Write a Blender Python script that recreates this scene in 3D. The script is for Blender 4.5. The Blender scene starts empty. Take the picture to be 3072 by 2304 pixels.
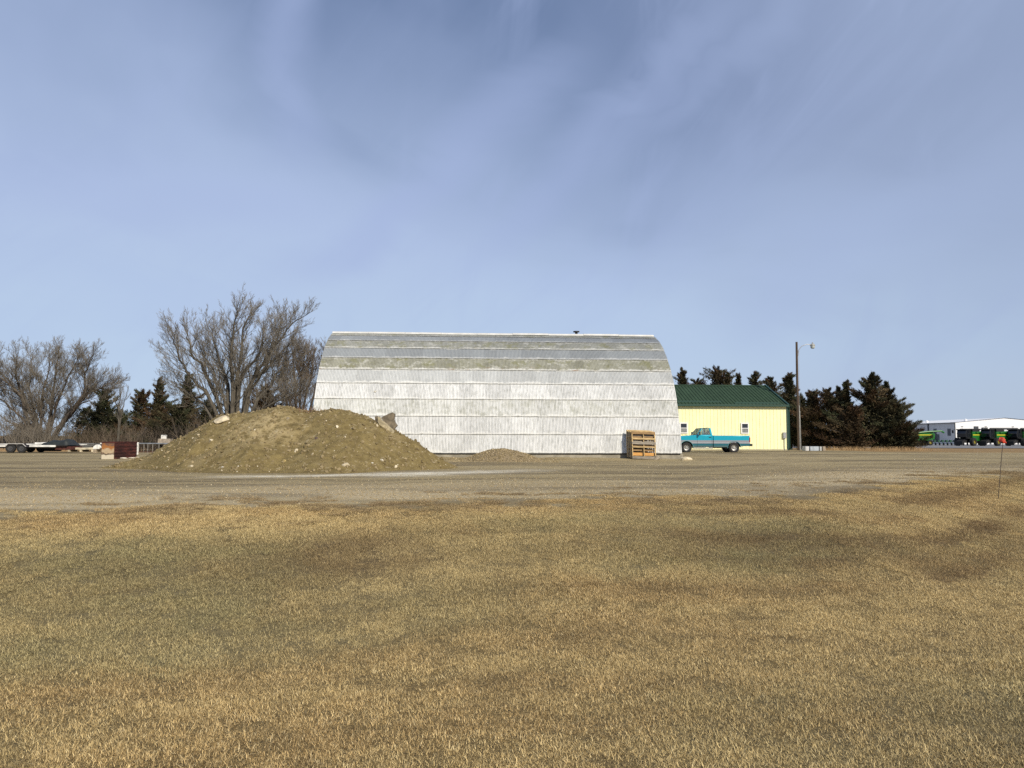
import bpy, math, random
import numpy as np
from mathutils import Vector, Matrix
R = math.radians
random.seed(7)
sc = bpy.context.scene
COL = sc.collection

# ------------------------------------------------------------------ camera
F = 769.0                      # focal length in pixels of a 1024 wide picture
CAM_Z = 1.05
PITCH, ROLL = 3.94, 0.17
cam_d = bpy.data.cameras.new('camera')
cam = bpy.data.objects.new('camera', cam_d)
COL.objects.link(cam)
cam_d.sensor_width = 36.0
cam_d.lens = F / 1024 * 36.0
cam_d.clip_end = 12000
cam_d.clip_start = 0.05
CM = Matrix.Translation((0, 0, CAM_Z)) @ Matrix.Rotation(R(90 + PITCH), 4, 'X') @ Matrix.Rotation(R(ROLL), 4, 'Z')
cam.matrix_world = CM
sc.camera = cam
CR = CM.to_3x3()


def at(px, py, Y):
    """the point of the plane y=Y that shows at pixel px, py (1024x768 picture)"""
    d = CR @ Vector(((px - 512) / F, -(py - 384) / F, -1.0))
    t = Y / d.y
    return Vector((d.x * t, Y, CAM_Z + d.z * t))


# ------------------------------------------------------------------ light and sky
SUN_EL, SUN_AZ = 33.0, 33.0    # azimuth: degrees from straight behind the camera towards the right
sd = Vector((math.sin(R(SUN_AZ)) * math.cos(R(SUN_EL)), -math.cos(R(SUN_AZ)) * math.cos(R(SUN_EL)), math.sin(R(SUN_EL))))
sl = bpy.data.lights.new('sun', 'SUN')
sl.energy = 4.9
sl.angle = R(0.6)
sl.color = (1.0, 0.905, 0.755)
so = bpy.data.objects.new('sun', sl)
COL.objects.link(so)
so.rotation_euler = sd.to_track_quat('Z', 'Y').to_euler()
so.location = (20, -30, 40)

sc.view_settings.view_transform = 'Standard'
sc.view_settings.look = 'None'
sc.view_settings.exposure = 0.0
sc.view_settings.gamma = 1.0
sc.view_settings.use_curve_mapping = False
sc.cycles.max_bounces = 6
sc.cycles.transparent_max_bounces = 8
sc.cycles.use_adaptive_sampling = True
sc.cycles.adaptive_threshold = 0.01
sc.cycles.use_denoising = False

w = bpy.data.worlds.new('World')
sc.world = w
w.use_nodes = True
nt = w.node_tree
nt.nodes.clear()


class NG:
    """small helper for writing node trees"""
    def __init__(s, nt): s.nt = nt
    def n(s, t, ins=None, **kw):
        nd = s.nt.nodes.new(t)
        for k, v in kw.items(): setattr(nd, k, v)
        for k, v in (ins or {}).items(): s.set(nd.inputs[k], v)
        return nd
    def set(s, sock, v):
        if isinstance(v, bpy.types.NodeSocket): s.nt.links.new(v, sock)
        else:
            if hasattr(sock, 'default_value'):
                try:
                    if len(sock.default_value) == 4 and len(v) == 3: v = tuple(v) + (1,)
                except TypeError: pass
            sock.default_value = v
    def math(s, op, a, b=0.0, c=0.0, clamp=False):
        nd = s.n('ShaderNodeMath', {0: a, 1: b, 2: c}, operation=op)
        nd.use_clamp = clamp
        return nd.outputs[0]
    def noise(s, vec, scale, detail=3.0, rough=0.55, dist=0.0):
        return s.n('ShaderNodeTexNoise', {'Vector': vec, 'Scale': scale, 'Detail': detail, 'Roughness': rough, 'Distortion': dist}).outputs[0]
    def mapping(s, vec, scale=(1, 1, 1), rot=(0, 0, 0), loc=(0, 0, 0)):
        return s.n('ShaderNodeMapping', {'Vector': vec, 'Scale': scale, 'Rotation': rot, 'Location': loc}).outputs[0]
    def mix(s, f, a, b, blend='MIX'):
        nd = s.n('ShaderNodeMix', data_type='RGBA', blend_type=blend)
        s.set(nd.inputs[0], f); s.set(nd.inputs[6], a); s.set(nd.inputs[7], b)
        return nd.outputs[2]
    def ramp(s, v, lo, hi, a=0.0, b=1.0):
        nd = s.n('ShaderNodeMapRange', {'Value': v, 'From Min': lo, 'From Max': hi, 'To Min': a, 'To Max': b})
        nd.interpolation_type = 'SMOOTHSTEP'
        return nd.outputs[0]


g = NG(nt)
tc = g.n('ShaderNodeTexCoord').outputs['Generated']
sky = g.n('ShaderNodeTexSky', sky_type='NISHITA', sun_disc=False)
sky.sun_elevation = R(SUN_EL)
sky.sun_rotation = math.atan2(sd.x, sd.y)
sky.altitude = 400
sky.air_density = 1.0
sky.dust_density = 1.6
sky.ozone_density = 2.0
sep = g.n('ShaderNodeSeparateXYZ', {0: tc})
el = g.math('MAXIMUM', sep.outputs[2], 0.0)
az = g.math('ARCTAN2', sep.outputs[0], sep.outputs[1])
pv = g.n('ShaderNodeCombineXYZ', {0: az, 1: el, 2: 0.0}).outputs[0]
big = g.noise(g.mapping(pv, (1.0, 1.9, 1), (0, 0, 0), (3.1, 0.4, 0)), 1.7, 3, 0.5, 0.3)
soft = g.noise(g.mapping(g.mapping(pv, (1, 1, 1), (0, 0, R(12))), (1.0, 2.6, 1), (0, 0, 0), (7.7, 2.4, 0)), 2.6, 4, 0.5, 0.5)
# cirrus fibres climbing to the right
def fib(a, sx, sy, sc_, seed, det=5, dist=0.3):
    return g.noise(g.mapping(g.mapping(pv, (1, 1, 1), (0, 0, R(-a))), (sx, sy, 1), (0, 0, 0), (seed, seed * 1.7, 0)), sc_, det, 0.58, dist)
w1 = fib(40, 0.9, 4.2, 1.9, 1.3, 4, 0.6)
w3 = fib(47, 1.2, 11.0, 3.0, 5.1, 6, 0.5)
w2 = fib(82, 1.3, 4.0, 1.6, 3.4, 4, 0.8)
elw = g.math('ADD', g.math('ADD', el, g.math('MULTIPLY', g.math('SUBTRACT', big, 0.5), 0.30)), g.math('MULTIPLY', az, 0.17))
elw = g.math('ADD', elw, g.math('MULTIPLY', g.math('SUBTRACT', soft, 0.5), 0.16))
veil = g.ramp(elw, 0.50, 0.18)
msk = g.ramp(g.math('ADD', big, g.math('MULTIPLY', soft, 0.5)), 0.55, 0.95)
wis = g.math('ADD', g.math('MULTIPLY', g.ramp(w1, 0.47, 0.74), 0.32), g.math('MULTIPLY', g.ramp(w2, 0.50, 0.76), 0.40))
wis = g.math('ADD', wis, g.math('MULTIPLY', g.ramp(w3, 0.50, 0.72), 0.10))
wis = g.math('MULTIPLY', wis, g.math('MULTIPLY_ADD', msk, 0.6, 0.4))
def band(a0, e0, a1, e1, wd_, k):
    # one broad cirrus streamer between two directions of the sky
    L = math.hypot(a1 - a0, e1 - e0); ux, uy = (a1 - a0) / L, (e1 - e0) / L
    da = g.math('SUBTRACT', az, a0); de_ = g.math('SUBTRACT', el, e0)
    t = g.math('ADD', g.math('MULTIPLY', da, ux), g.math('MULTIPLY', de_, uy))
    n = g.math('ADD', g.math('MULTIPLY', da, -uy), g.math('MULTIPLY', de_, ux))
    n = g.math('ADD', n, g.math('MULTIPLY', g.math('SUBTRACT', soft, 0.5), 0.16))
    n = g.math('ABSOLUTE', n)
    e = g.math('MULTIPLY', g.ramp(n, wd_, 0.0), g.math('MULTIPLY', g.ramp(t, -0.06, 0.10), g.ramp(t, L + 0.08, L - 0.08)))
    return g.math('MULTIPLY', g.math('MULTIPLY', e, g.math('MULTIPLY_ADD', w1, 1.0, 0.25)), k)
for q_ in ((-0.30, 0.34, -0.27, 0.58, 0.06, 0.75), (-0.30, 0.20, 0.08, 0.44, 0.055, 0.70), (-0.05, 0.22, 0.28, 0.50, 0.05, 0.55), (0.06, 0.30, 0.38, 0.52, 0.04, 0.45), (0.25, 0.14, 0.62, 0.30, 0.08, 0.5), (-0.65, 0.26, -0.25, 0.30, 0.05, 0.4)):
    wis = g.math('MAXIMUM', wis, band(*q_))
skys = g.mix(1.0, sky.outputs[0], (0.80, 0.76, 0.80), 'MULTIPLY')
thin = g.mix(0.65, skys, (2.0, 2.8, 4.7))
thin = g.mix(g.ramp(az, -0.05, 0.5), thin, (2.45, 3.15, 5.1))
c = g.mix(veil, thin, g.mix(g.ramp(el, 0.30, 0.08), (4.35, 5.4, 7.7), (4.9, 6.2, 8.1)))
c = g.mix(wis, c, (3.8, 4.7, 7.3))
c = g.mix(g.math('MULTIPLY', g.ramp(soft, 0.53, 0.33), 0.24), c, g.mix(g.ramp(el, 0.40, 0.16), (2.1, 2.85, 4.8), (4.2, 5.3, 7.9)))
# paler, greyer air at the very horizon and towards the sun side
hzc = g.mix(g.ramp(az, 0.0, 0.7), (5.4, 6.7, 8.3), (5.2, 5.9, 6.7))
col = g.mix(g.math('MULTIPLY', g.ramp(el, 0.12, 0.0), 0.8), c, hzc)
col = g.mix(g.math('MULTIPLY', g.ramp(az, 0.05, 0.60), 0.38), col, (3.7, 4.6, 6.2))
bg = g.n('ShaderNodeBackground', {'Color': col, 'Strength': 0.10})
ow = g.n('ShaderNodeOutputWorld', {'Surface': bg.outputs[0]})


# ------------------------------------------------------------------ numpy noise
def vnoise(x, y, seed=0):
    x = np.asarray(x, float); y = np.asarray(y, float)
    xi = np.floor(x).astype(np.int64); yi = np.floor(y).astype(np.int64)
    fx = x - xi; fy = y - yi
    fx = fx * fx * (3 - 2 * fx); fy = fy * fy * (3 - 2 * fy)
    def h(a, b):
        n = (a * 374761393 + b * 668265263 + seed * 1442695041) & 0x7fffffff
        n = ((n ^ (n >> 13)) * 1274126177) & 0x7fffffff
        return ((n ^ (n >> 16)) & 0xffff) / 65535.0
    a = h(xi, yi); b = h(xi + 1, yi); c = h(xi, yi + 1); d = h(xi + 1, yi + 1)
    return (a * (1 - fx) + b * fx) * (1 - fy) + (c * (1 - fx) + d * fx) * fy
def fbm(x, y, seed=0, oct=4, gain=0.5):
    s = 0; a = 1; t = 0
    for i in range(oct):
        s = s + a * vnoise(np.asarray(x) * 2 ** i + 17.3 * i, np.asarray(y) * 2 ** i - 9.1 * i, seed + i); t += a; a *= gain
    return s / t
def sstep(a, b, v):
    t = np.clip((np.asarray(v, float) - a) / (b - a), 0, 1)
    return t * t * (3 - 2 * t)
def gauss(x, y, cx, cy, sx, sy, ang=0):
    c, s_ = math.cos(R(ang)), math.sin(R(ang))
    u = (x - cx) * c + (y - cy) * s_; v = -(x - cx) * s_ + (y - cy) * c
    return np.exp(-(u / sx) ** 2 - (v / sy) ** 2)


# ------------------------------------------------------------------ materials
def mat(name, col, rough=0.7, metal=0.0, var=0.15, vscale=6.0, col2=None, bump=0.0, bscale=30.0, stretch=(1, 1, 1), spec=0.4, coat=0.0, objrand=0.0, coords='Object', detail=4.0):
    m = bpy.data.materials.new(name); m.use_nodes = True
    nt = m.node_tree; g = NG(nt)
    b = nt.nodes['Principled BSDF']
    v = g.n('ShaderNodeTexCoord').outputs[coords]
    if objrand:
        oi = g.n('ShaderNodeObjectInfo').outputs['Random']
        v = g.n('ShaderNodeVectorMath', {0: v, 1: g.n('ShaderNodeCombineXYZ', {0: g.math('MULTIPLY', oi, 37.0), 1: g.math('MULTIPLY', oi, 11.0), 2: 0.0}).outputs[0]}, operation='ADD').outputs[0]
    vm = g.mapping(v, stretch)
    n = g.noise(vm, vscale, detail, 0.6)
    c2 = col2 or tuple(c * (1 - var) for c in col)
    c1 = tuple(min(1, c * (1 + var * 0.6)) for c in col)
    c = g.mix(g.ramp(n, 0.35, 0.68), c2, c1)
    if objrand:
        k = g.ramp(oi, 0, 1, 1 - objrand, 1 + objrand * 0.6)
        c = g.mix(1.0, c, g.n('ShaderNodeCombineColor', {0: k, 1: k, 2: k}).outputs[0], 'MULTIPLY')
    g.set(b.inputs['Base Color'], c)
    b.inputs['Roughness'].default_value = rough
    b.inputs['Metallic'].default_value = metal
    b.inputs['Specular IOR Level'].default_value = spec
    b.inputs['Coat Weight'].default_value = coat
    if bump:
        bn = g.n('ShaderNodeBump', {'Height': g.noise(vm, bscale, 4, 0.6), 'Strength': bump, 'Distance': 0.02})
        nt.links.new(bn.outputs[0], b.inputs['Normal'])
    return m


# ------------------------------------------------------------------ object helpers
def tag(o, label=None, cat=None, group=None, kind=None):
    if label: o['label'] = label
    if cat: o['category'] = cat
    if group: o['group'] = group
    if kind: o['kind'] = kind
    return o
def empty(name, loc=(0, 0, 0), rz=0.0, label=None, cat=None, group=None):
    o = bpy.data.objects.new(name, None); COL.objects.link(o)
    o.location = loc; o.rotation_euler = (0, 0, rz); o.empty_display_size = 0.3
    return tag(o, label, cat, group)
def link(name, me, m, parent=None, loc=None, rot=None, smooth=False):
    o = bpy.data.objects.new(name, me); COL.objects.link(o)
    if m is not None and not me.materials: me.materials.append(m)
    if parent is not None: o.parent = parent
    if loc is not None: o.location = loc
    if rot is not None: o.rotation_euler = rot
    if smooth: me.shade_smooth()
    return o
class MB:
    def __init__(s): s.v = []; s.f = []
    def add(s, vs, fs):
        o = len(s.v); s.v += [tuple(v) for v in vs]; s.f += [tuple(i + o for i in f) for f in fs]
        return s
    def box(s, c, d, rot=None, taper=1.0):
        hx, hy, hz_ = d[0] / 2, d[1] / 2, d[2] / 2
        vs = []
        for z in (-1, 1):
            k = taper if z > 0 else 1
            for x, y in ((-1, -1), (1, -1), (1, 1), (-1, 1)):
                p = Vector((x * hx * k, y * hy * k, z * hz_))
                if rot is not None: p = rot @ p
                vs.append(p + Vector(c))
        return s.add(vs, [(3, 2, 1, 0), (4, 5, 6, 7), (0, 1, 5, 4), (1, 2, 6, 5), (2, 3, 7, 6), (3, 0, 4, 7)])
    def bar(s, a, b, wd, ht=None):
        """rectangular bar from a to b"""
        a = Vector(a); b = Vector(b); d = b - a; L = d.length
        q = d.to_track_quat('X', 'Z').to_matrix()
        return s.box((a + b) / 2, (L, wd, ht or wd), q)
    def tube(s, pts, rad, n=8, cap=True):
        pts = [Vector(p) for p in pts]
        if not hasattr(rad, '__len__'): rad = [rad] * len(pts)
        o = len(s.v); fs = []
        up = None
        for i, p in enumerate(pts):
            d = (pts[min(i + 1, len(pts) - 1)] - pts[max(i - 1, 0)])
            if d.length < 1e-9: d = Vector((0, 0, 1))
            d.normalize()
            if up is None:
                up = Vector((0, 0, 1)) if abs(d.z) < 0.9 else Vector((1, 0, 0))
            a = d.cross(up).normalized(); b = d.cross(a); up = -b if False else a.cross(d)
            for k in range(n):
                t = 2 * math.pi * k / n
                s.v.append(tuple(p + (a * math.cos(t) + b * math.sin(t)) * rad[i]))
        for i in range(len(pts) - 1):
            for k in range(n):
                fs.append((o + i * n + k, o + i * n + (k + 1) % n, o + (i + 1) * n + (k + 1) % n, o + (i + 1) * n + k))
        if cap:
            fs.append(tuple(o + k for k in range(n))[::-1]); fs.append(tuple(o + (len(pts) - 1) * n + k for k in range(n)))
        s.f += fs
        return s
    def prism(s, poly, a, b, axis='y'):
        """polygon (u,w) extruded along axis from a to b; u,w are the other two axes in order"""
        n = len(poly)
        def P(u, w_, t): return {'y': (u, t, w_), 'x': (t, u, w_), 'z': (u, w_, t)}[axis]
        vs = [P(u, w_, a) for u, w_ in poly] + [P(u, w_, b) for u, w_ in poly]
        fs = [tuple(range(n)), tuple(range(2 * n - 1, n - 1, -1))] + [(i + n, (i + 1) % n + n, (i + 1) % n, i) for i in range(n)]
        return s.add(vs, fs)
    def lathe(s, prof, c=(0, 0, 0), axis='z', n=20):
        """profile (radius, height) turned about an axis through c"""
        o = len(s.v)
        for r, h in prof:
            for k in range(n):
                t = 2 * math.pi * k / n
                x, y = r * math.cos(t), r * math.sin(t)
                p = {'z': (x, y, h), 'y': (x, h, y), 'x': (h, x, y)}[axis]
                s.v.append((p[0] + c[0], p[1] + c[1], p[2] + c[2]))
        for i in range(len(prof) - 1):
            for k in range(n):
                s.f.append((o + i * n + k, o + i * n + (k + 1) % n, o + (i + 1) * n + (k + 1) % n, o + (i + 1) * n + k))
        return s
    def mesh(s, name):
        me = bpy.data.meshes.new(name); me.from_pydata(s.v, [], s.f)
        bm_fix(me)
        return me
    def build(s, name, m, parent=None, loc=None, rot=None, smooth=False, bevel=0.0):
        o = link(name, s.mesh(name), m, parent, loc, rot, smooth)
        if bevel:
            b = o.modifiers.new('bevel', 'BEVEL'); b.width = bevel; b.segments = 2; b.limit_method = 'ANGLE'; b.angle_limit = R(35)
        return o
def bm_fix(me):
    import bmesh
    bm = bmesh.new(); bm.from_mesh(me)
    bmesh.ops.recalc_face_normals(bm, faces=bm.faces)
    bm.to_mesh(me); bm.free()
def autosmooth(o, ang=35):
    o.data.shade_smooth()
    try: o.data.set_sharp_from_angle(angle=R(ang))
    except Exception: pass
    return o
def np_mesh(name, v, f):
    """numpy verts (n,3), faces (m,k)"""
    me = bpy.data.meshes.new(name)
    v = np.asarray(v, np.float32); f = np.asarray(f, np.int32)
    me.vertices.add(len(v)); me.vertices.foreach_set('co', v.ravel())
    k = f.shape[1]
    me.loops.add(f.size); me.loops.foreach_set('vertex_index', f.ravel())
    me.polygons.add(len(f)); me.polygons.foreach_set('loop_start', np.arange(0, f.size, k, dtype=np.int32))
    me.polygons.foreach_set('loop_total', np.full(len(f), k, np.int32))
    me.update(calc_edges=True); me.validate()
    return me
def fattr(me, name, arr):
    a = me.attributes.new(name, 'FLOAT', 'POINT'); a.data.foreach_set('value', np.asarray(arr, np.float32).ravel())


# ------------------------------------------------------------------ terrain
EX = [-400, -60, -25, -12, -7.1, -5.0, -2.3, -.05, 2.4, 4.4, 6.1, 9.0, 12, 15.5, 25, 60, 400]
EY = [7, 7.5, 8.5, 9.7, 10.6, 11.8, 12.3, 13.7, 13.7, 13.6, 14.7, 17.7, 20.4, 23.3, 27, 36, 60]
def edge(x): return np.interp(x, EX, EY) + 0.9 * (fbm(np.asarray(x) * 0.5, 0 * np.asarray(x), 5, 4, 0.65) - 0.5) * 2
PX = [-13.4, -12.9, -12.1, -11.2, -10.4, -9.9, -9.1, -8.6, -7.9, -7.3, -6.8, -6.25, -5.6, -5.05, -4.5, -3.85, -3.1, -2.7, -2.3, -1.8]
PZ = [0, .14, .40, .92, 1.40, 1.70, 1.86, 2.00, 2.14, 2.04, 1.90, 1.97, 1.98, 1.86, 1.62, 1.25, .80, .54, .26, 0]
def zg(x, y):
    x = np.asarray(x, float); y = np.asarray(y, float)
    d = edge(x) - y
    z = -0.55 * sstep(-0.5, 8.0, d)
    z = z - 0.30 * sstep(34, 56, y) * sstep(-8, -26, x)
    z = z - 0.52 * sstep(60, 118, y) - 0.30 * sstep(118, 200, y) - 0.55 * sstep(200, 420, y)
    z = z - 0.06 * np.exp(-((d - 5.8) / 1.9) ** 2) * sstep(40, 20, y)
    near = np.clip(1 - np.abs(y - 15) / 60, 0, 1)
    z = z + near * 0.10 * (fbm(x * 0.18, y * 0.18, 3, 3) - 0.5)
    yard = sstep(0.2, 1.5, -d)
    z = z + yard * near * 0.03 * (fbm(x * 0.5, y * 1.3, 9, 4) - 0.5)
    z = z + (1 - yard) * 0.028 * (fbm(x * 0.9, y * 0.9, 11, 3) - 0.5)
    # rubble bank along the foot of the arched shed
    wy = 34.97 + (x + 9.15) * 0.057
    z = z + 0.17 * sstep(-1.9, -0.3, y - wy) * sstep(2.5, 0.3, y - wy) * sstep(9.2, 7.6, x) * sstep(-11, -9.5, x) * (0.35 + 0.9 * fbm(x * 0.8, y * 0.8, 21, 3)) * (0.5 + 0.5 * sstep(6.5, 1.0, x))
    return z
def zs(x, y): return float(zg(np.array([x]), np.array([y]))[0])

def axis_pts(lo, fine_lo, fine_hi, hi, step, g_=1.13):
    c = list(np.arange(fine_lo, fine_hi + 1e-6, step))
    s_, v = step, fine_hi
    while v < hi: s_ *= g_; v += s_; c.append(v)
    s_, v, l = step, fine_lo, []
    while v > lo: s_ *= g_; v -= s_; l.append(v)
    return np.array(l[::-1] + c)
xs = axis_pts(-4000, -14, 18, 4000, 0.13, 1.06)
ys = axis_pts(-60, 2.0, 28, 5000, 0.11, 1.045)
GX, GY = np.meshgrid(xs, ys)
GZ = zg(GX, GY)
dE = edge(GX) - GY
nz = fbm(GX * 1.3, GY * 1.9, 31, 5, 0.6)
lawn = sstep(-0.5, 0.5, dE + (nz - 0.5) * 4.0)
# field beyond the yard
fy = 60 + 8 * (fbm(GX * 0.03, GX * 0 + 2, 4, 2) - 0.5)
fy = np.where(GX > 28, 57 + (GX - 28) * 0.03, np.where(GX < -20, 64, 95))
fieldm = sstep(-2, 2, GY - fy + 3 * (fbm(GX * 0.2, GY * 0.2, 8, 3) - 0.5))
lot = sstep(-1, 1, GY - (131 + 0.05 * (GX - 80))) * sstep(40, 60, GX) * sstep(330, 320, GY)
# loose pale gravel heaped along the lawn side of the drive, thicker at the right and the left
gd = -dE
gravel = sstep(-0.2, 1.0, gd) * sstep(7.5, 2.0, gd) * (0.35 + 0.65 * sstep(0.42, 0.62, fbm(GX * 0.25 + 3, GY * 0.7, 14, 4)) ) * (0.55 + 0.45 * sstep(2, 5, GX) + 0.35 * sstep(0, -3, GX))
# chalky strip at the foot of the dirt pile
cy = np.interp(GX, [-8.5, -6.9, -4, -1.7, 0, 3], [19.9, 20.3, 21.5, 22.7, 23.6, 24.8]) + 0.9 * (fbm(GX * 0.9, GX * 0 + 1, 18, 4, .6) - .5)
chalk = np.exp(-((GY - cy) / (0.45 + 0.65 * sstep(-5.5, -2.5, GX))) ** 2) * sstep(-8.6, -6.5, GX) * sstep(2.2, -1.2, GX) * (0.75 + 0.6 * fbm(GX * 0.8, GY * 2, 17, 3))
# darker scraped soil, tyre tracks along the drive
dark = sstep(0.46, 0.66, fbm(GX * 0.10, GY * 0.50 - GX * 0.03, 41, 5)) * 0.8 + sstep(0.56, 0.62, fbm(GX * 0.20, GY * 1.5 - GX * 0.08, 43, 4)) * 0.6
lanes = fbm(gd * 0.75 + 0.3 * fbm(GX * 0.1, GY * 0.1, 49, 2), GX * 0.06, 48, 4, .6) * 1.0
dark = dark + 0.55 * sstep(0.52, 0.64, lanes) * sstep(1, 3, gd) * sstep(40, 25, GY) - 0.5 * sstep(0.50, 0.38, lanes)
dark = np.clip(dark, 0, 1) * (1 - gravel * 0.6)
spots = sstep(0.66, 0.72, fbm(GX * 0.5, GY * 1.1, 47, 5, .6)) * sstep(2, 5, GX) * sstep(34, 26, GY); dark = np.maximum(dark, spots)
weed = np.exp(-((dE + 0.1) / 0.7) ** 2) * 0.75 * sstep(0.49, 0.60, fbm(GX * 0.8, GY * 1.3, 51, 4))
weed = np.maximum(weed, 0.7 * np.exp(-((gd - 1.0) / 0.5) ** 2) * sstep(0.58, 0.66, fbm(GX * 0.6 + 9, GY * 1.2, 52, 3)) * sstep(3, 6, GX))
# lawn tints
def lawn_tint(x, y):
    q = fbm(x * 0.22, y * 0.22, 61, 4); q2 = fbm(x * 0.7, y * 0.7, 62, 3)
    u = np.interp(x, EX, EY) - y
    wob = 1.6 * (fbm(x * 0.5, y * 0.5, 66, 4) - 0.5)
    grn = sstep(1.6, 3.0, u + wob) * sstep(7.6, 6.2, u + wob + 0.0 * x) * sstep(1.2, -0.6, x - 0.0)
    grn = np.maximum(grn, sstep(1.4, 2.6, u + wob) * sstep(5.6, 4.2, u + wob) * sstep(6.0, 3.5, x) * sstep(-2, 0, x))
    grn = np.maximum(grn, 0.95 * gauss(x, y, 3.4, 4.4, 1.5, 1.5, -30))
    grn = np.maximum(grn, 0.6 * gauss(x, y, 8.5, 12.4, 2.2, 0.7, 35))
    grn = grn * (0.25 + 0.85 * q) + 0.55 * sstep(0.55, 0.72, q2) * (0.3 + 0.4 * q)
    drk = 1.35 * gauss(x, y, -1.65, 9.0, 0.85, 0.8, 5) * (0.6 + 0.8 * q2) + 0.35 * gauss(x, y, -2.8, 7.9, 1.3, 0.7, 10) + 0.15 * gauss(x, y, 2.4, 9.8, 1.6, 0.6, 10)
    # mower and tyre lanes run along the ditch
    lane = fbm(u * 1.5 + 0.8 * fbm(x * 0.3, y * 0.3, 67, 2), x * 0.16, 63, 4, 0.55)
    drk = drk + 0.30 * sstep(0.35, 0.9, 0.5 + 0.5 * np.sin(u * 3.4 + 3.0 * fbm(x * 0.25, y * 0.25, 68, 2))) * sstep(0.5, 3.5, x) * sstep(0.8, 2.0, u)
    drk = drk + 0.55 * sstep(0.51, 0.66, lane) * (0.10 + 0.90 * sstep(0, 3, x)) + 0.3 * sstep(0.62, 0.8, fbm(x * 1.4, y * 1.4, 64, 3))
    lgt = 0.9 * sstep(0.50, 0.36, lane) + sstep(0.52, 0.72, fbm(x * 0.45 + 5, y * 0.45, 65, 3)) * (1 - grn) + 0.5 * gauss(x, y, 1.5, 10.9, 1.6, 0.35) + 0.5 * gauss(x, y, -0.9, 9.8, 0.5, 0.2)
    return np.clip(grn, 0, 1), np.clip(drk, 0, 1), np.clip(lgt, 0, 1)
tg, td, tl = lawn_tint(GX, GY)

ny, nx = GX.shape
V = np.stack([GX.ravel(), GY.ravel(), GZ.ravel()], 1)
I = np.arange(ny * nx).reshape(ny, nx)
Q = np.stack([I[:-1, :-1], I[:-1, 1:], I[1:, 1:], I[1:, :-1]], -1).reshape(-1, 4)
def facemean(a): return (a[:-1, :-1] + a[:-1, 1:] + a[1:, 1:] + a[1:, :-1]).ravel() / 4
fl, ff, fo = facemean(lawn), facemean(fieldm), facemean(lot)
cls = np.where(fo > 0.5, 3, np.where(ff > 0.5, 2, np.where(fl > 0.5, 1, 0)))

gm = bpy.data.materials.new('ground_soil_and_grass'); gm.use_nodes = True
g = NG(gm.node_tree); b = gm.node_tree.nodes['Principled BSDF']
b.inputs['Roughness'].default_value = 0.95; b.inputs['Specular IOR Level'].default_value = 0.15
P_ = g.n('ShaderNodeNewGeometry').outputs['Position']
def A(nm): return g.n('ShaderNodeAttribute', attribute_name=nm).outputs['Fac']
nf = g.noise(P_, 55, 5, 0.7)
nm_ = g.noise(P_, 9, 5, 0.65)
nl = g.noise(P_, 1.1, 5, 0.6)
strk = g.noise(g.mapping(P_, (0.12, 1.5, 1), (0, 0, R(-3))), 1.0, 6, 0.68)
soil = g.mix(g.ramp(nm_, 0.3, 0.7), (0.26, 0.205, 0.100), (0.43, 0.345, 0.182))
soil = g.mix(g.ramp(strk, 0.42, 0.62), soil, (0.42, 0.345, 0.190))
soil = g.mix(g.math('MULTIPLY', A('dark'), 0.85), soil, (0.135, 0.103, 0.055))
vor = g.n('ShaderNodeTexVoronoi', {'Vector': P_, 'Scale': 26.0})
peb = g.ramp(vor.outputs['Color'], 0.45, 0.9)
soil = g.mix(g.math('MULTIPLY', peb, g.math('MULTIPLY_ADD', A('gravel'), 0.75, 0.22)), soil, (0.56, 0.50, 0.385))
soil = g.mix(g.math('MULTIPLY', g.ramp(nf, 0.6, 0.42), 0.40), soil, (0.12, 0.09, 0.055))
soil = g.mix(g.math('MULTIPLY', A('gravel'), 0.70), soil, g.mix(nf, (0.38, 0.305, 0.175), (0.72, 0.60, 0.385)))
soil = g.mix(g.math('MULTIPLY', A('chalk'), g.ramp(g.noise(g.mapping(P_, (.5, 1.5, 1)), 2.2, 5, .7), .34, .56, .25, .95)), soil, g.mix(nm_, (0.56, 0.51, 0.38), (0.82, 0.77, 0.63)))
soil = g.mix(g.math('MULTIPLY', A('weed'), 0.8), soil, g.mix(nf, (0.055, 0.040, 0.024), (0.24, 0.185, 0.115)))
gr = g.mix(g.ramp(nf, 0.35, 0.65), (0.09, 0.062, 0.028), (0.27, 0.20, 0.088))
gr = g.mix(g.math('MULTIPLY', A('tg'), 0.7), gr, g.mix(nf, (0.08, 0.075, 0.04), (0.24, 0.21, 0.12)))
gr = g.mix(g.math('MULTIPLY', A('td'), 0.6), gr, (0.10, 0.066, 0.035))
gr = g.mix(g.math('MULTIPLY', A('weed'), 0.7), gr, (0.08, 0.06, 0.045))
c = g.mix(A('lawn'), soil, gr)
fld = g.mix(g.ramp(nl, 0.3, 0.7), (0.20, 0.135, 0.062), (0.34, 0.225, 0.105))
c = g.mix(A('field'), c, fld)
c = g.mix(A('lot'), c, g.mix(nl, (0.17, 0.17, 0.17), (0.26, 0.26, 0.26)))
g.set(b.inputs['Base Color'], c)
hgt = g.math('ADD', g.math('MULTIPLY', nf, 0.6), g.math('MULTIPLY', nm_, 1.6))
bn = g.n('ShaderNodeBump', {'Height': hgt, 'Strength': 0.85, 'Distance': 0.035})
gm.node_tree.links.new(bn.outputs[0], b.inputs['Normal'])

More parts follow.
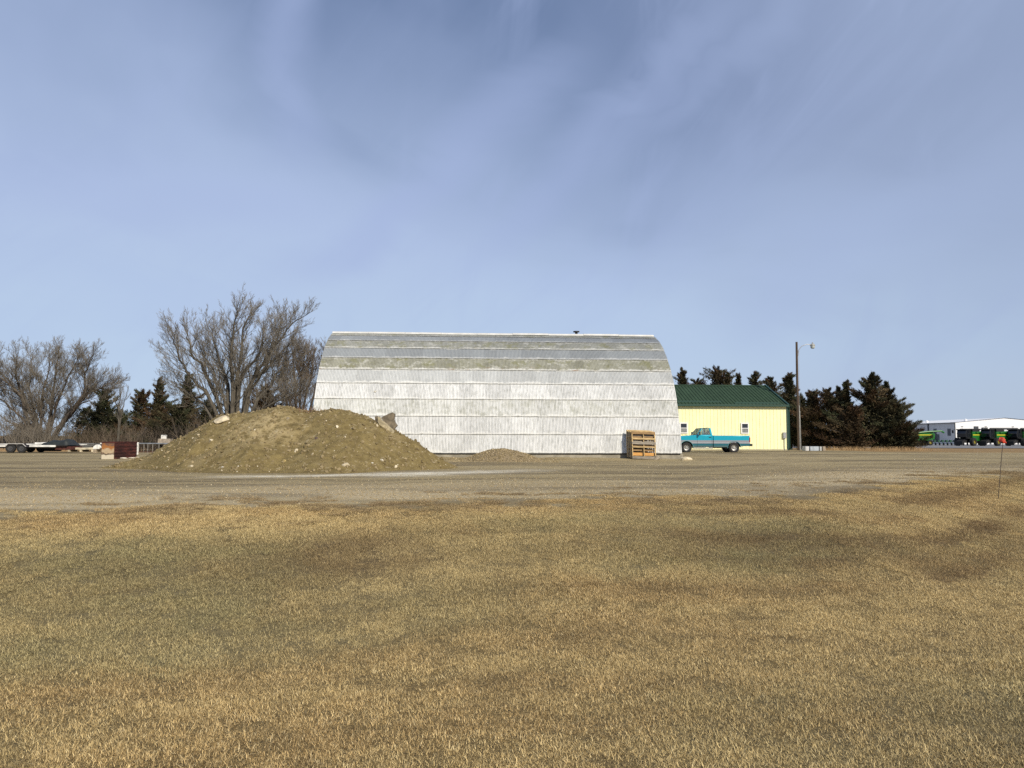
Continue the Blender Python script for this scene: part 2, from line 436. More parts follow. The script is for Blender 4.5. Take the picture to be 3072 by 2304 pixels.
ATT = dict(lawn=lawn, field=fieldm, lot=lot, gravel=gravel, chalk=chalk, dark=dark, weed=weed, tg=tg, td=td)
for k, nm in enumerate(('gravel_yard', 'lawn', 'field', 'gravel_lot')):
    fk = Q[cls == k]
    used, inv = np.unique(fk, return_inverse=True)
    me = np_mesh(nm, V[used], inv.reshape(-1, 4))
    for a, arr in ATT.items(): fattr(me, a, arr.ravel()[used])
    o = link(nm, me, gm, smooth=True)
    tag(o, kind='structure')

# road across the far side
asph = mat('old_asphalt', (0.16, 0.16, 0.165), 0.9, var=0.2, vscale=0.8, coords='Object')
mb = MB()
rx = np.linspace(30, 900, 60)
for i in range(len(rx) - 1):
    q = []
    for x, o_ in ((rx[i], 0), (rx[i + 1], 0), (rx[i + 1], 12), (rx[i], 12)):
        y = 120 + 0.05 * (x - 80) + o_
        q.append((x, y, zs(x, 120 + 0.05 * (x - 80) + 6) + 0.06))
    mb.add(q, [(0, 1, 2, 3)])
tag(mb.build('road', asph), kind='structure')


# ------------------------------------------------------------------ scatter by geometry nodes
def scatter(name, pts, scl, rot, tints, sources, parent=None, label=None, cat=None):
    me = bpy.data.meshes.new(name)
    n = len(pts)
    me.vertices.add(n); me.vertices.foreach_set('co', np.asarray(pts, np.float32).ravel())
    fattr(me, 'scl', scl)
    a = me.attributes.new('rot', 'FLOAT_VECTOR', 'POINT'); a.data.foreach_set('vector', np.asarray(rot, np.float32).ravel())
    for k, v in tints.items(): fattr(me, k, v)
    a = me.attributes.new('pick', 'INT', 'POINT'); a.data.foreach_set('value', np.random.RandomState(3).randint(0, len(sources), n).astype(np.int32))
    o = link(name, me, None, parent)
    o['kind'] = 'stuff'
    tag(o, label, cat)
    ng = bpy.data.node_groups.new(name + '_nodes', 'GeometryNodeTree')
    ng.interface.new_socket('Geometry', in_out='INPUT', socket_type='NodeSocketGeometry')
    ng.interface.new_socket('Geometry', in_out='OUTPUT', socket_type='NodeSocketGeometry')
    N = ng.nodes; L = ng.links
    gi = N.new('NodeGroupInput'); go = N.new('NodeGroupOutput')
    iop = N.new('GeometryNodeInstanceOnPoints')
    g2i = N.new('GeometryNodeGeometryToInstance')
    for s_ in reversed(sources):
        oi = N.new('GeometryNodeObjectInfo'); oi.inputs['Object'].default_value = s_
        L.new(oi.outputs['Geometry'], g2i.inputs[0])
    def na(nm, t):
        q = N.new('GeometryNodeInputNamedAttribute'); q.data_type = t; q.inputs[0].default_value = nm
        return q.outputs['Attribute']
    L.new(gi.outputs[0], iop.inputs['Points'])
    L.new(g2i.outputs[0], iop.inputs['Instance'])
    iop.inputs['Pick Instance'].default_value = True
    L.new(na('pick', 'INT'), iop.inputs['Instance Index'])
    L.new(na('scl', 'FLOAT'), iop.inputs['Scale'])
    L.new(na('rot', 'FLOAT_VECTOR'), iop.inputs['Rotation'])
    L.new(iop.outputs[0], go.inputs[0])
    md = o.modifiers.new('scatter', 'NODES'); md.node_group = ng
    return o

# grass: small patches of dormant turf
def grass_patch(seed, nb, size, h0, h1, wd):
    r = np.random.RandomState(seed)
    x = (r.rand(nb) - .5) * size; y = (r.rand(nb) - .5) * size
    az = r.rand(nb) * 2 * np.pi; L = h0 + (h1 - h0) * r.rand(nb) ** 1.6
    tilt = R(20) + R(62) * r.rand(nb); curl = R(30) * r.rand(nb)
    w_ = wd * (0.6 + 0.8 * r.rand(nb)); sa = az + np.pi / 2 + r.randn(nb) * 0.5
    dx, dy = np.cos(az), np.sin(az)
    p0 = np.stack([x, y, 0 * x - 0.004], 1)
    l1 = L * 0.5
    p1 = p0 + np.stack([dx * np.sin(tilt) * l1, dy * np.sin(tilt) * l1, np.cos(tilt) * l1], 1)
    t2 = np.minimum(tilt + curl, R(100))
    p2 = p1 + np.stack([dx * np.sin(t2) * l1, dy * np.sin(t2) * l1, np.cos(t2) * l1], 1)
    sd_ = np.stack([np.cos(sa), np.sin(sa), 0 * sa], 1) * w_[:, None] / 2
    v = np.stack([p0 - sd_, p0 + sd_, p1 + sd_ * .8, p1 - sd_ * .8, p2], 1).reshape(-1, 3)
    i = np.arange(nb) * 5
    f = np.concatenate([np.stack([i, i + 1, i + 2], 1), np.stack([i, i + 2, i + 3], 1), np.stack([i + 3, i + 2, i + 4], 1)])
    me = np_mesh('turf', v, f)
    fattr(me, 'shade', np.repeat(r.rand(nb), 5))
    fattr(me, 'up', np.tile([0, 0, .5, .5, 1.0], nb))
    return me
bl = bpy.data.materials.new('dry_grass_blades'); bl.use_nodes = True
g = NG(bl.node_tree); b = bl.node_tree.nodes['Principled BSDF']
b.inputs['Roughness'].default_value = 0.75; b.inputs['Specular IOR Level'].default_value = 0.2
def A(nm): return g.n('ShaderNodeAttribute', attribute_name=nm, attribute_type='GEOMETRY').outputs['Fac']
def AI(nm): return g.n('ShaderNodeAttribute', attribute_name=nm, attribute_type='INSTANCER').outputs['Fac']
sh = A('shade')
c = g.mix(g.ramp(sh, 0.05, 0.8), (0.20, 0.130, 0.052), (0.67, 0.485, 0.222))
Pb = g.n('ShaderNodeNewGeometry').outputs['Position']
pn = g.noise(Pb, 3.2, 4, 0.65); pn2 = g.noise(Pb, 0.8, 3, 0.6)
c = g.mix(g.math('MULTIPLY', g.ramp(pn, 0.50, 0.33), 0.65), c, g.mix(sh, (0.12, 0.078, 0.034), (0.39, 0.275, 0.125)))
c = g.mix(g.math('MULTIPLY', g.ramp(pn2, 0.52, 0.70), 0.45), c, g.mix(sh, (0.34, 0.228, 0.090), (0.79, 0.58, 0.28)))
c = g.mix(g.ramp(sh, 0.86, 0.97), c, (0.82, 0.66, 0.37))
gc = g.mix(g.ramp(sh, 0.1, 0.9), (0.115, 0.100, 0.046), (0.47, 0.405, 0.20))
c = g.mix(g.math('MULTIPLY', AI('tg'), 0.95), c, gc)
c = g.mix(g.math('MULTIPLY', AI('td'), 0.75), c, g.mix(sh, (0.07, 0.042, 0.022), (0.22, 0.14, 0.068)))
c = g.mix(g.math('MULTIPLY', AI('tl'), 0.50), c, g.mix(sh, (0.40, 0.30, 0.13), (0.80, 0.65, 0.33)))
c = g.mix(g.math('MULTIPLY', AI('weed'), 0.8), c, g.mix(sh, (0.060, 0.044, 0.028), (0.28, 0.215, 0.135)))
g.set(b.inputs['Base Color'], c)
src = []
for k in range(5):
    me = grass_patch(100 + k, 1350, 0.42, 0.012, 0.038, 0.0025)
    me.materials.append(bl)
    src.append(bpy.data.objects.new('turf_source', me))
rs = np.random.RandomState(11)
stp = 0.20
bx, by = np.meshgrid(np.arange(-16, 26, stp), np.arange(2.2, 27, stp))
bx = (bx + (rs.rand(*bx.shape) - .5) * stp).ravel(); by = (by + (rs.rand(*by.shape) - .5) * stp).ravel()
de = edge(bx) - by + (fbm(bx * 1.3, by * 1.9, 31, 5, 0.6) - 0.5) * 4.0
keep = (de > -0.1) & (np.abs(bx) < by * 0.80 + 6.0) & (rs.rand(len(bx)) < sstep(-0.15, 0.5, de) * 0.85 + 0.15)
bx, by, de = bx[keep], by[keep], de[keep]
tg_, td_, tl_ = lawn_tint(bx, by)
wd_ = np.exp(-((edge(bx) - by + 0.1) / 0.7) ** 2) * 0.75 * sstep(0.49, 0.60, fbm(bx * 0.8, by * 1.3, 51, 4))
n = len(bx)
hs = (0.75 + 0.5 * fbm(bx * 0.8, by * 0.8, 71, 3)) * (0.8 + 0.4 * rs.rand(n)) * (0.75 + 0.25 * sstep(0, 0.6, de))
def on_slope(x, y, jit, rs):
    e_ = 0.12
    zx = (zg(x + e_, y) - zg(x - e_, y)) / (2 * e_); zy = (zg(x, y + e_) - zg(x, y - e_)) / (2 * e_)
    out = np.zeros((len(x), 3))
    sp = rs.rand(len(x)) * 6.283; j1 = rs.randn(len(x)) * jit; j2 = rs.randn(len(x)) * jit
    for i in range(len(x)):
        nrm = Vector((-zx[i] + j1[i], -zy[i] + j2[i], 1)).normalized()
        m_ = Vector((0, 0, 1)).rotation_difference(nrm).to_matrix() @ Matrix.Rotation(sp[i], 3, 'Z')
        out[i] = m_.to_euler('XYZ')[:]
    return out
scatter('grass', np.stack([bx, by, zg(bx, by)], 1), hs, on_slope(bx, by, 0.02, rs),
        dict(tg=np.clip(tg_ + rs.randn(n) * 0.10, 0, 1), td=np.clip(td_ + rs.randn(n) * 0.10, 0, 1), tl=tl_, weed=wd_), src,
        label='short dormant brown and straw coloured grass of the lawn', cat='grass')
print('grass patches', n)
xx = rs.uniform(-10, 24, 2200); yy = edge(xx) + rs.randn(2200) * 0.9 + 0.3
k_ = (fbm(xx * 0.8, yy * 1.3, 51, 4) > .53) & (np.abs(xx) < yy * .75)
xx, yy = xx[k_], yy[k_]; n = len(xx)
scatter('dead_weeds', np.stack([xx, yy, zg(xx, yy)], 1), 0.45 + 0.7 * rs.rand(n), np.stack([rs.randn(n) * .1, rs.randn(n) * .1, rs.rand(n) * 6.28], 1),
        dict(tg=np.zeros(n), td=rs.rand(n) * .4, tl=np.zeros(n), weed=0.50 + 0.45 * rs.rand(n)), src, label='dark dead weed tufts along the border of lawn and drive', cat='weeds')

# stones
def rock_mesh(seed, sub=1, squash=0.6, rough=0.28):
    import bmesh
    bm = bmesh.new(); bmesh.ops.create_icosphere(bm, subdivisions=sub, radius=0.5)
    r = random.Random(seed)
    for v in bm.verts:
        v.co *= 1 + (r.random() - .5) * 2 * rough
        v.co.z *= squash
        v.co.x *= 1.15
    me = bpy.data.meshes.new('stone'); bm.to_mesh(me); bm.free()
    return me
st = bpy.data.materials.new('loose_stones'); st.use_nodes = True
g = NG(st.node_tree); b = st.node_tree.nodes['Principled BSDF']
b.inputs['Roughness'].default_value = 0.9; b.inputs['Specular IOR Level'].default_value = 0.2
t_ = g.n('ShaderNodeAttribute', attribute_name='tone', attribute_type='INSTANCER').outputs['Fac']
c = g.mix(g.ramp(t_, 0.0, 0.55), (0.150, 0.115, 0.056), (0.34, 0.27, 0.155))
c = g.mix(g.ramp(t_, 0.55, 1.0), c, (0.66, 0.59, 0.44))
g.set(b.inputs['Base Color'], c)
ssrc = []
for k in range(5):
    me = rock_mesh(k, 1); me.materials.append(st)
    ssrc.append(bpy.data.objects.new('stone_source', me))

# ------------------------------------------------------------------ dirt pile
pm = bpy.data.materials.new('excavated_soil'); pm.use_nodes = True
g = NG(pm.node_tree); b = pm.node_tree.nodes['Principled BSDF']
b.inputs['Roughness'].default_value = 0.95; b.inputs['Specular IOR Level'].default_value = 0.12
P_ = g.n('ShaderNodeNewGeometry').outputs['Position']
nf = g.noise(P_, 30, 5, 0.7); nm_ = g.noise(P_, 4, 5, 0.6); nl = g.noise(P_, 0.9, 4, 0.6)
c = g.mix(g.ramp(nm_, 0.3, 0.7), (0.150, 0.113, 0.046), (0.245, 0.190, 0.080))
c = g.mix(g.math('MULTIPLY', g.ramp(nl, 0.52, 0.72), 0.5), c, (0.30, 0.24, 0.13))
c = g.mix(g.math('MULTIPLY', g.ramp(nf, 0.56, 0.42), 0.35), c, (0.10, 0.076, 0.040))
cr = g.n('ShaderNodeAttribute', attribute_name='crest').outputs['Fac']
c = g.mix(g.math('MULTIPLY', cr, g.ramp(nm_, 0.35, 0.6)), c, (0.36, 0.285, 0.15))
vr = g.n('ShaderNodeTexVoronoi', {'Vector': P_, 'Scale': 14.0})
c = g.mix(g.math('MULTIPLY', g.ramp(vr.outputs['Color'], 0.80, 0.95), 0.5), c, (0.42, 0.36, 0.24))
g.set(b.inputs['Base Color'], c)
bn = g.n('ShaderNodeBump', {'Height': g.math('ADD', nf, g.math('MULTIPLY', nm_, 1.5)), 'Strength': 0.8, 'Distance': 0.04})
pm.node_tree.links.new(bn.outputs[0], b.inputs['Normal'])
YR = 26.0
def pile_h(x, y):
    rr = np.interp(x, PX, PZ)
    yr = YR + 0.5 * np.sin(x * 0.5) + 0.10 * (x + 7)
    wf = 0.35 + rr * 1.78
    t = np.abs(y - yr) / wf
    # rounded crest, straight flank, slight toe
    f = np.where(t < 0.18, 1 - t * t / 0.36 * 1.0, 0.91 - (t - 0.18) * 1.11)
    toe = 0.10
    f = np.where(f < toe, toe * np.exp((f - toe) / toe * 1.0), f)
    f = f - 0.02
    h = rr * f
    h = h + sstep(0.04, 0.5, h) * (0.16 * (fbm(x * 0.8, y * 0.8, 81, 4) - .5) + 0.13 * (fbm(x * 3, y * 3, 82, 5, 0.62) - .5))
    h = h + sstep(0.1, 0.7, h) * 0.13 * (fbm(x * 1.7 + 0.3 * y, y * 0.45, 84, 4, .6) - .5) * sstep(0, 1.2, np.abs(y - yr))
    # small slumps and ruts
    h = h - 0.14 * gauss(x, y, -9.6, 23.9, 0.7, 0.16, 25) - 0.08 * gauss(x, y, -4.5, 24.2, 0.9, 0.2, -20)
    h = h + 0.07 * np.clip(fbm(x * 1.6, y * 1.6, 83, 3) - .55, 0, 1) * sstep(0.1, 0.8, h) * 4
    return h
gx = np.arange(-14.2, -0.4, 0.055); gy = np.arange(20.6, 31.6, 0.06)
X2, Y2 = np.meshgrid(gx, gy)
H2 = pile_h(X2, Y2)
Z2 = zg(X2, Y2) + np.where(H2 > 0.012, H2, H2 - 0.05)
n2y, n2x = X2.shape
I2 = np.arange(n2y * n2x).reshape(n2y, n2x)
Q2 = np.stack([I2[:-1, :-1], I2[:-1, 1:], I2[1:, 1:], I2[1:, :-1]], -1).reshape(-1, 4)
keepf = (H2[:-1, :-1] > 0.008) | (H2[1:, 1:] > 0.008)
fk = Q2[keepf.ravel()]
used, inv = np.unique(fk, return_inverse=True)
pr = empty('dirt_pile', (0, 0, 0), label='long tall pile of brown soil and stones before the white arched shed', cat='dirt pile')
me = np_mesh('soil_heap', np.stack([X2.ravel(), Y2.ravel(), Z2.ravel()], 1)[used], inv.reshape(-1, 4))
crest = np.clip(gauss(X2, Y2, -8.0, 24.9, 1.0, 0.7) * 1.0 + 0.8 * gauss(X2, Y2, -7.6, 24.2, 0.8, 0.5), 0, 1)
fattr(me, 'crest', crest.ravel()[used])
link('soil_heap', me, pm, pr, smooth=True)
def pz(x, y): return zs(x, y) + max(0, float(pile_h(np.array([x]), np.array([y]))[0]))

# clods and stones in the pile
rs = np.random.RandomState(5)
n = 6500
x = rs.uniform(-13.4, -1.0, n); y = rs.uniform(20.9, 27.5, n)
h = pile_h(x, y); k = h > 0.03
x, y, h = x[k], y[k], h[k]; n = len(x)
s = 0.025 + 0.09 * rs.rand(n) ** 6 + 0.02 * rs.rand(n)
tone = np.where(rs.rand(n) < 0.035, 0.7 + 0.3 * rs.rand(n), 0.02 + 0.40 * rs.rand(n))
scatter('clods', np.stack([x, y, zg(x, y) + h + 0.1 * s], 1), s, rs.rand(n, 3) * 6.28, dict(tone=tone), ssrc, parent=pr)

# small pebble heap by the wall
HX, HY, HZ = 0.0, 34.25, 0.45
hx0 = at(503, 455, 34.0).x
def heap_h(x, y): return HZ * np.maximum(0, 1 - (((x - hx0) / 1.8) ** 2 + ((y - HY) / 1.25) ** 2)) ** 1.4 * (0.85 + 0.3 * fbm(x * 2, y * 2, 91, 3))
hr = empty('gravel_heap', (0, 0, 0), label='low heap of tan pebbles against the foot of the white arched shed', cat='gravel heap')
gx = np.arange(hx0 - 1.9, hx0 + 1.9, 0.05); gy = np.arange(HY - 1.4, HY + 0.74, 0.05)
X3, Y3 = np.meshgrid(gx, gy); Z3 = zg(X3, Y3) + heap_h(X3, Y3) - 0.01
I3 = np.arange(X3.size).reshape(X3.shape)
Q3 = np.stack([I3[:-1, :-1], I3[:-1, 1:], I3[1:, 1:], I3[1:, :-1]], -1).reshape(-1, 4)
pebm = mat('pebble_bed', (0.27, 0.21, 0.125), 0.95, var=0.5, vscale=30, bump=0.8, bscale=40)
link('pebble_mound', np_mesh('pebble_mound', np.stack([X3.ravel(), Y3.ravel(), Z3.ravel()], 1), Q3), pebm, hr, smooth=True)
n = 5000
x = hx0 + rs.uniform(-2.4, 2.4, n); y = HY + rs.uniform(-1.6, 0.7, n)
h = heap_h(x, y); k = (h > 0.02) | (rs.rand(n) < 0.25)
x, y, h = x[k], y[k], h[k]; n = len(x)
scatter('pebbles', np.stack([x, y, zg(x, y) + h], 1), 0.025 + 0.045 * rs.rand(n) ** 2, rs.rand(n, 3) * 6.28, dict(tone=0.12 + 0.6 * rs.rand(n) ** 1.6), ssrc, parent=hr)

# loose gravel on the drive
n = 200000
x = rs.uniform(-14, 27, n); y = rs.uniform(9.5, 34.5, n)
e = edge(x); gdx = y - e
pr_ = sstep(-0.3, 0.8, gdx) * sstep(9, 1.5, gdx) * (0.2 + 0.8 * sstep(0.42, 0.62, fbm(x * 0.25 + 3, y * 0.7, 14, 4))) + 0.10 * sstep(0, 1, gdx)
bank = sstep(-2.6, -0.8, y - (34.97 + (x + 9.15) * 0.057)) * sstep(9.5, 8, x) * sstep(-10, -8, x)
pr_ = np.maximum(pr_, bank * 0.8)
k = (rs.rand(n) < pr_) & (np.abs(x) < y * 0.72 + 1) & (pile_h(x, y) < 0.02) & (y < 34.9 + (x + 9.15) * 0.057 + (x > 8) * 9)
x, y = x[k], y[k]; n = len(x); bk = bank[k]
s = 0.011 + 0.022 * rs.rand(n) ** 3 + bk * 0.05 * rs.rand(n) ** 4
tone = np.where(bk > .3, 0.05 + 0.5 * rs.rand(n), 0.26 + 0.50 * rs.rand(n) ** 1.5)
scatter('gravel', np.stack([x, y, zg(x, y) + 0.15 * s], 1), s, rs.rand(n, 3) * 6.28, dict(tone=tone), ssrc, label='loose pale gravel scattered along the drive beside the lawn', cat='gravel')
print('gravel', n)

# ------------------------------------------------------------------ arched shed
SL = 17.1; SYAW = R(3.26)
SP = Vector((-9.15, 34.97, 0))
shed = empty('arched_shed', SP, SYAW, 'weathered white corrugated metal arched shed behind the dirt pile', 'shed')
prof = [(0, .30), (.12, .95), (.31, 1.62), (.60, 2.42), (.96, 3.19), (1.45, 3.95), (2.06, 4.62), (2.78, 5.27), (3.6, 5.84), (4.5, 6.25), (5.39, 6.52)]
prof = np.array(prof)
seg = np.r_[0, np.cumsum(np.hypot(*np.diff(prof, axis=0).T))]
# smooth resample
tt = np.linspace(0, seg[-1], 200)
py_ = np.interp(tt, seg, prof[:, 0]); pz_ = np.interp(tt, seg, prof[:, 1])
ker = np.ones(25) / 25
def smo(a):
    p = np.r_[2 * a[0] - a[12:0:-1], a, 2 * a[-1] - a[-2:-14:-1]]
    return np.convolve(p, ker, 'valid')
py_, pz_ = smo(py_), smo(pz_)
ln = np.r_[0, np.cumsum(np.hypot(np.diff(py_), np.diff(pz_)))]
TOT = ln[-1]
def arch(s_): return np.interp(s_, ln, py_), np.interp(s_, ln, pz_)
def archn(s_):
    a0, b0 = arch(max(0, s_ - .05)); a1, b1 = arch(min(TOT, s_ + .05))
    d = Vector((0, a1 - a0, b1 - b0)).normalized()
    return Vector((0, -d.z, d.y))
NW = 9
def sheet_mat(name, base, dirt, streak=0.5, seam=0.6, rust=0.0, splotch=0.5, metal=0.0, lich=0.0):
    m = bpy.data.materials.new(name); m.use_nodes = True
    g = NG(m.node_tree); b = m.node_tree.nodes['Principled BSDF']
    b.inputs['Roughness'].default_value = 0.62; b.inputs['Metallic'].default_value = metal
    b.inputs['Specular IOR Level'].default_value = 0.3
    P_ = g.n('ShaderNodeNewGeometry').outputs['Position']
    uv = g.n('ShaderNodeUVMap', uv_map='uv').outputs[0]
    v = g.n('ShaderNodeSeparateXYZ', {0: uv}).outputs[1]
    oi = g.n('ShaderNodeObjectInfo').outputs['Random']
    fine = g.noise(g.mapping(P_, (9, 1.2, 1.2)), 2.4, 5, 0.7)
    med = g.noise(g.mapping(P_, (1, 1, 1.3)), 2.6, 6, 0.68)
    lrg = g.noise(P_, 0.7, 4, 0.6)
    c = g.mix(g.math('MULTIPLY', g.ramp(fine, 0.46, 0.66), streak), base, dirt)
    c = g.mix(g.math('MULTIPLY', g.ramp(med, 0.50, 0.66), splotch), c, dirt)
    c = g.mix(g.math('MULTIPLY', g.ramp(lrg, 0.50, 0.72), splotch * 0.6), c, tuple(d * 0.9 for d in dirt))
    uu = g.n('ShaderNodeSeparateXYZ', {0: uv}).outputs[0]
    wave_shade = g.ramp(g.math('SINE', g.math('MULTIPLY', uu, NW * 2 * math.pi)), 0.2, 0.95)  # one dark stripe per wave, corrugation shading put into the dirt colour
    c = g.mix(g.math('MULTIPLY', wave_shade, g.math('MULTIPLY_ADD', fine, 0.9, 0.05)), c, dirt)
    k = g.ramp(oi, 0, 1, 0.90, 1.06)
    c = g.mix(1.0, c, g.n('ShaderNodeCombineColor', {0: k, 1: k, 2: k}).outputs[0], 'MULTIPLY')
    if lich:
        lm = g.math('MULTIPLY', g.ramp(g.noise(g.mapping(P_, (1.2, 1, 1.8)), 1.7, 6, 0.72), 0.52, 0.60), lich)
        c = g.mix(lm, c, (0.20, 0.20, 0.105))
        lm = g.math('MULTIPLY', g.ramp(g.noise(g.mapping(P_, (1.0, 1, 1.4), (0, 0, 0), (7, 3, 1)), 2.1, 6, 0.72), 0.54, 0.62), lich * .8)
        c = g.mix(lm, c, (0.50, 0.50, 0.46))
    # old white caulk along the laps, darker line below it
    wob = g.math('MULTIPLY', g.math('SUBTRACT', med, 0.5), 0.55)
    vv = g.math('ADD', v, wob)
    lo = g.math('MULTIPLY', g.ramp(vv, 0.17, 0.05), seam)
    hi = g.math('MULTIPLY', g.ramp(vv, 0.90, 1.0), seam)
    c = g.mix(g.math('MAXIMUM', lo, hi), c, (0.68, 0.68, 0.65))
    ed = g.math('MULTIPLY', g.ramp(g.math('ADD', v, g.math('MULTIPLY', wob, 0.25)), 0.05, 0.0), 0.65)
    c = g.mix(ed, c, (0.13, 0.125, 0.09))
    if rust:
        rr = g.math('MULTIPLY', g.ramp(g.noise(g.mapping(P_, (0.8, 1, 4)), 1.6, 5, 0.7), 0.60, 0.70), g.math('MULTIPLY', g.ramp(v, 0.45, 0.05), rust))
        c = g.mix(rr, c, (0.27, 0.15, 0.07))
    g.set(b.inputs['Base Color'], c)
    return m
WH = sheet_mat('white_painted_sheet', (0.63, 0.64, 0.635), (0.28, 0.285, 0.265), 0.65, 0.6, 0.0, 0.2)
WH2 = sheet_mat('worn_white_sheet', (0.60, 0.61, 0.595), (0.26, 0.265, 0.225), 0.65, 0.7, 0.0, 0.42, 0.0, 0.18)
LG = sheet_mat('light_grey_sheet', (0.47, 0.485, 0.48), (0.31, 0.32, 0.31), 0.6, 0.75, 0.0, 0.3)
TAN = sheet_mat('lichen_stained_sheet', (0.30, 0.30, 0.245), (0.18, 0.178, 0.13), 0.5, 0.65, 0.8, 0.7, 0.0, 0.7)
GALV = sheet_mat('galvanised_sheet', (0.27, 0.29, 0.30), (0.20, 0.215, 0.22), 0.5, 0.45, 0.0, 0.35)
GR2 = sheet_mat('grey_stained_sheet', (0.28, 0.285, 0.26), (0.19, 0.195, 0.16), 0.5, 0.6, 0.25, 0.6, 0.0, 0.6)
rowm = [WH, WH, WH2, WH, LG, TAN, GALV, GR2, GALV, GR2]
NC, NR = 28, 10
SW = SL / NC; RH = TOT / NR
SPW = 6
for r_ in range(NR):
    nu = NW * SPW + 1; nvv = 5
    vs, uvs = [], []
    for j in range(nvv):
        t = j / (nvv - 1)
        s_ = r_ * RH + t * (RH + (0.05 if r_ < NR - 1 else 0))
        yy, zz = arch(min(s_, TOT)); nn = archn(min(s_, TOT))
        lift = 0.028 * (1 - t)
        for i in range(nu):
            u = i / (nu - 1)
            a = 0.013 * math.sin(u * NW * 2 * math.pi) + lift
            vs.append((u * SW, yy + nn.y * a, zz + nn.z * a)); uvs.append((u, t))
    fs = [(j * nu + i, j * nu + i + 1, (j + 1) * nu + i + 1, (j + 1) * nu + i) for j in range(nvv - 1) for i in range(nu - 1)]
    me = bpy.data.meshes.new('corrugated_sheet'); me.from_pydata(vs, [], fs)
    ul = me.uv_layers.new(name='uv')
    for lp in me.loops: ul.data[lp.index].uv = uvs[lp.vertex_index]
    me.materials.append(rowm[r_]); me.shade_smooth()
    for c_ in range(NC):
        link('corrugated_sheet', me, None, shed, loc=(c_ * SW, random.uniform(-.002, .002), random.uniform(-.004, .004)))
# far half, ends, ridge cap, footing
mb = MB(); nn_ = 40
ps = [arch(s_) for s_ in np.linspace(0, TOT, nn_)]
D2 = 2 * ps[-1][0]
nu = 250 * 3
vs = []
for (yy, zz) in ps:
    for i in range(0, nu + 1):
        a = 0.009 * math.sin(i / 3 * 2 * math.pi)
        vs.append((i / nu * SL, D2 - yy + a, zz))
mb.add(vs, [(j * (nu + 1) + i, j * (nu + 1) + i + 1, (j + 1) * (nu + 1) + i + 1, (j + 1) * (nu + 1) + i) for j in range(nn_ - 1) for i in range(nu)])
whp = mat('plain_white_metal', (0.72, 0.72, 0.69), 0.6, var=0.2, vscale=2)
mb.build('rear_sheeting', whp, shed, smooth=True)
outl = [(p[0] + .02, p[1]) for p in ps] + [(D2 - p[0] - .02, p[1]) for p in ps[::-1]]
for x0, nm in ((0.04, 'end_wall'), (SL - 0.04, 'end_wall')):
    m_ = MB(); m_.prism(outl, x0 - .02, x0 + .02, 'x'); m_.build(nm, whp, shed)
capm = mat('white_ridge_metal', (0.64, 0.64, 0.62), 0.5, var=0.12, vscale=3)
yr_, zr_ = arch(TOT)
for i in range(9):
    x0 = i * SL / 9; x1 = x0 + SL / 9 - 0.012
    dz = random.uniform(-.012, .012)
    yc = D2 / 2
    m_ = MB(); m_.prism([(yc - .24, zr_ - .05), (yc - .235, zr_ + .03), (yc, zr_ + .075), (yc + .235, zr_ + .03), (yc + .24, zr_ - .05), (yc, zr_ + .06)], x0, x1, 'x')
    m_.build('ridge_cap', capm, shed, loc=(0, 0, dz))
conc = mat('old_concrete', (0.30, 0.275, 0.215), 0.9, var=0.25, vscale=3, bump=0.4, bscale=20)
m_ = MB(); m_.box((SL / 2 + .02, 0.20, -.08), (SL + .10, .26, .70)); m_.box((SL / 2, D2 - .20, -.08), (SL + .10, .26, .70))
m_.box((.12, D2 / 2, -.08), (.2, D2 - .7, .68)); m_.box((SL - .08, D2 / 2, -.08), (.2, D2 - .7, .68))
m_.build('concrete_footing', conc, shed, bevel=0.02)
blk = mat('black_metal', (0.02, 0.02, 0.02), 0.5)
shadow_gap = MB(); shadow_gap.box((SL / 2, 0.09, .285), (SL - .1, .05, .06)); shadow_gap.build('gap_shade_strip', mat('painted_gap_shade', (0.035, 0.03, 0.025), 0.8), shed)  # dark strip added for the shadow gap under the sheets
# flue cap behind the ridge
vp = at(577.5, 335, 41).x
lx = (Vector((vp, 41, 0)) - SP).dot(Vector((math.cos(SYAW), math.sin(SYAW), 0)))
m_ = MB(); m_.lathe([(0.001, 0), (.07, 0), (.07, .34), (.001, .34)], (lx, D2 / 2 + .35, zr_ - .12), n=12)
m_.lathe([(0.001, 0), (.17, -.02), (.17, .035), (.001, .05)], (lx, D2 / 2 + .35, zr_ + .23), n=14)
m_.build('flue_cap', blk, shed)


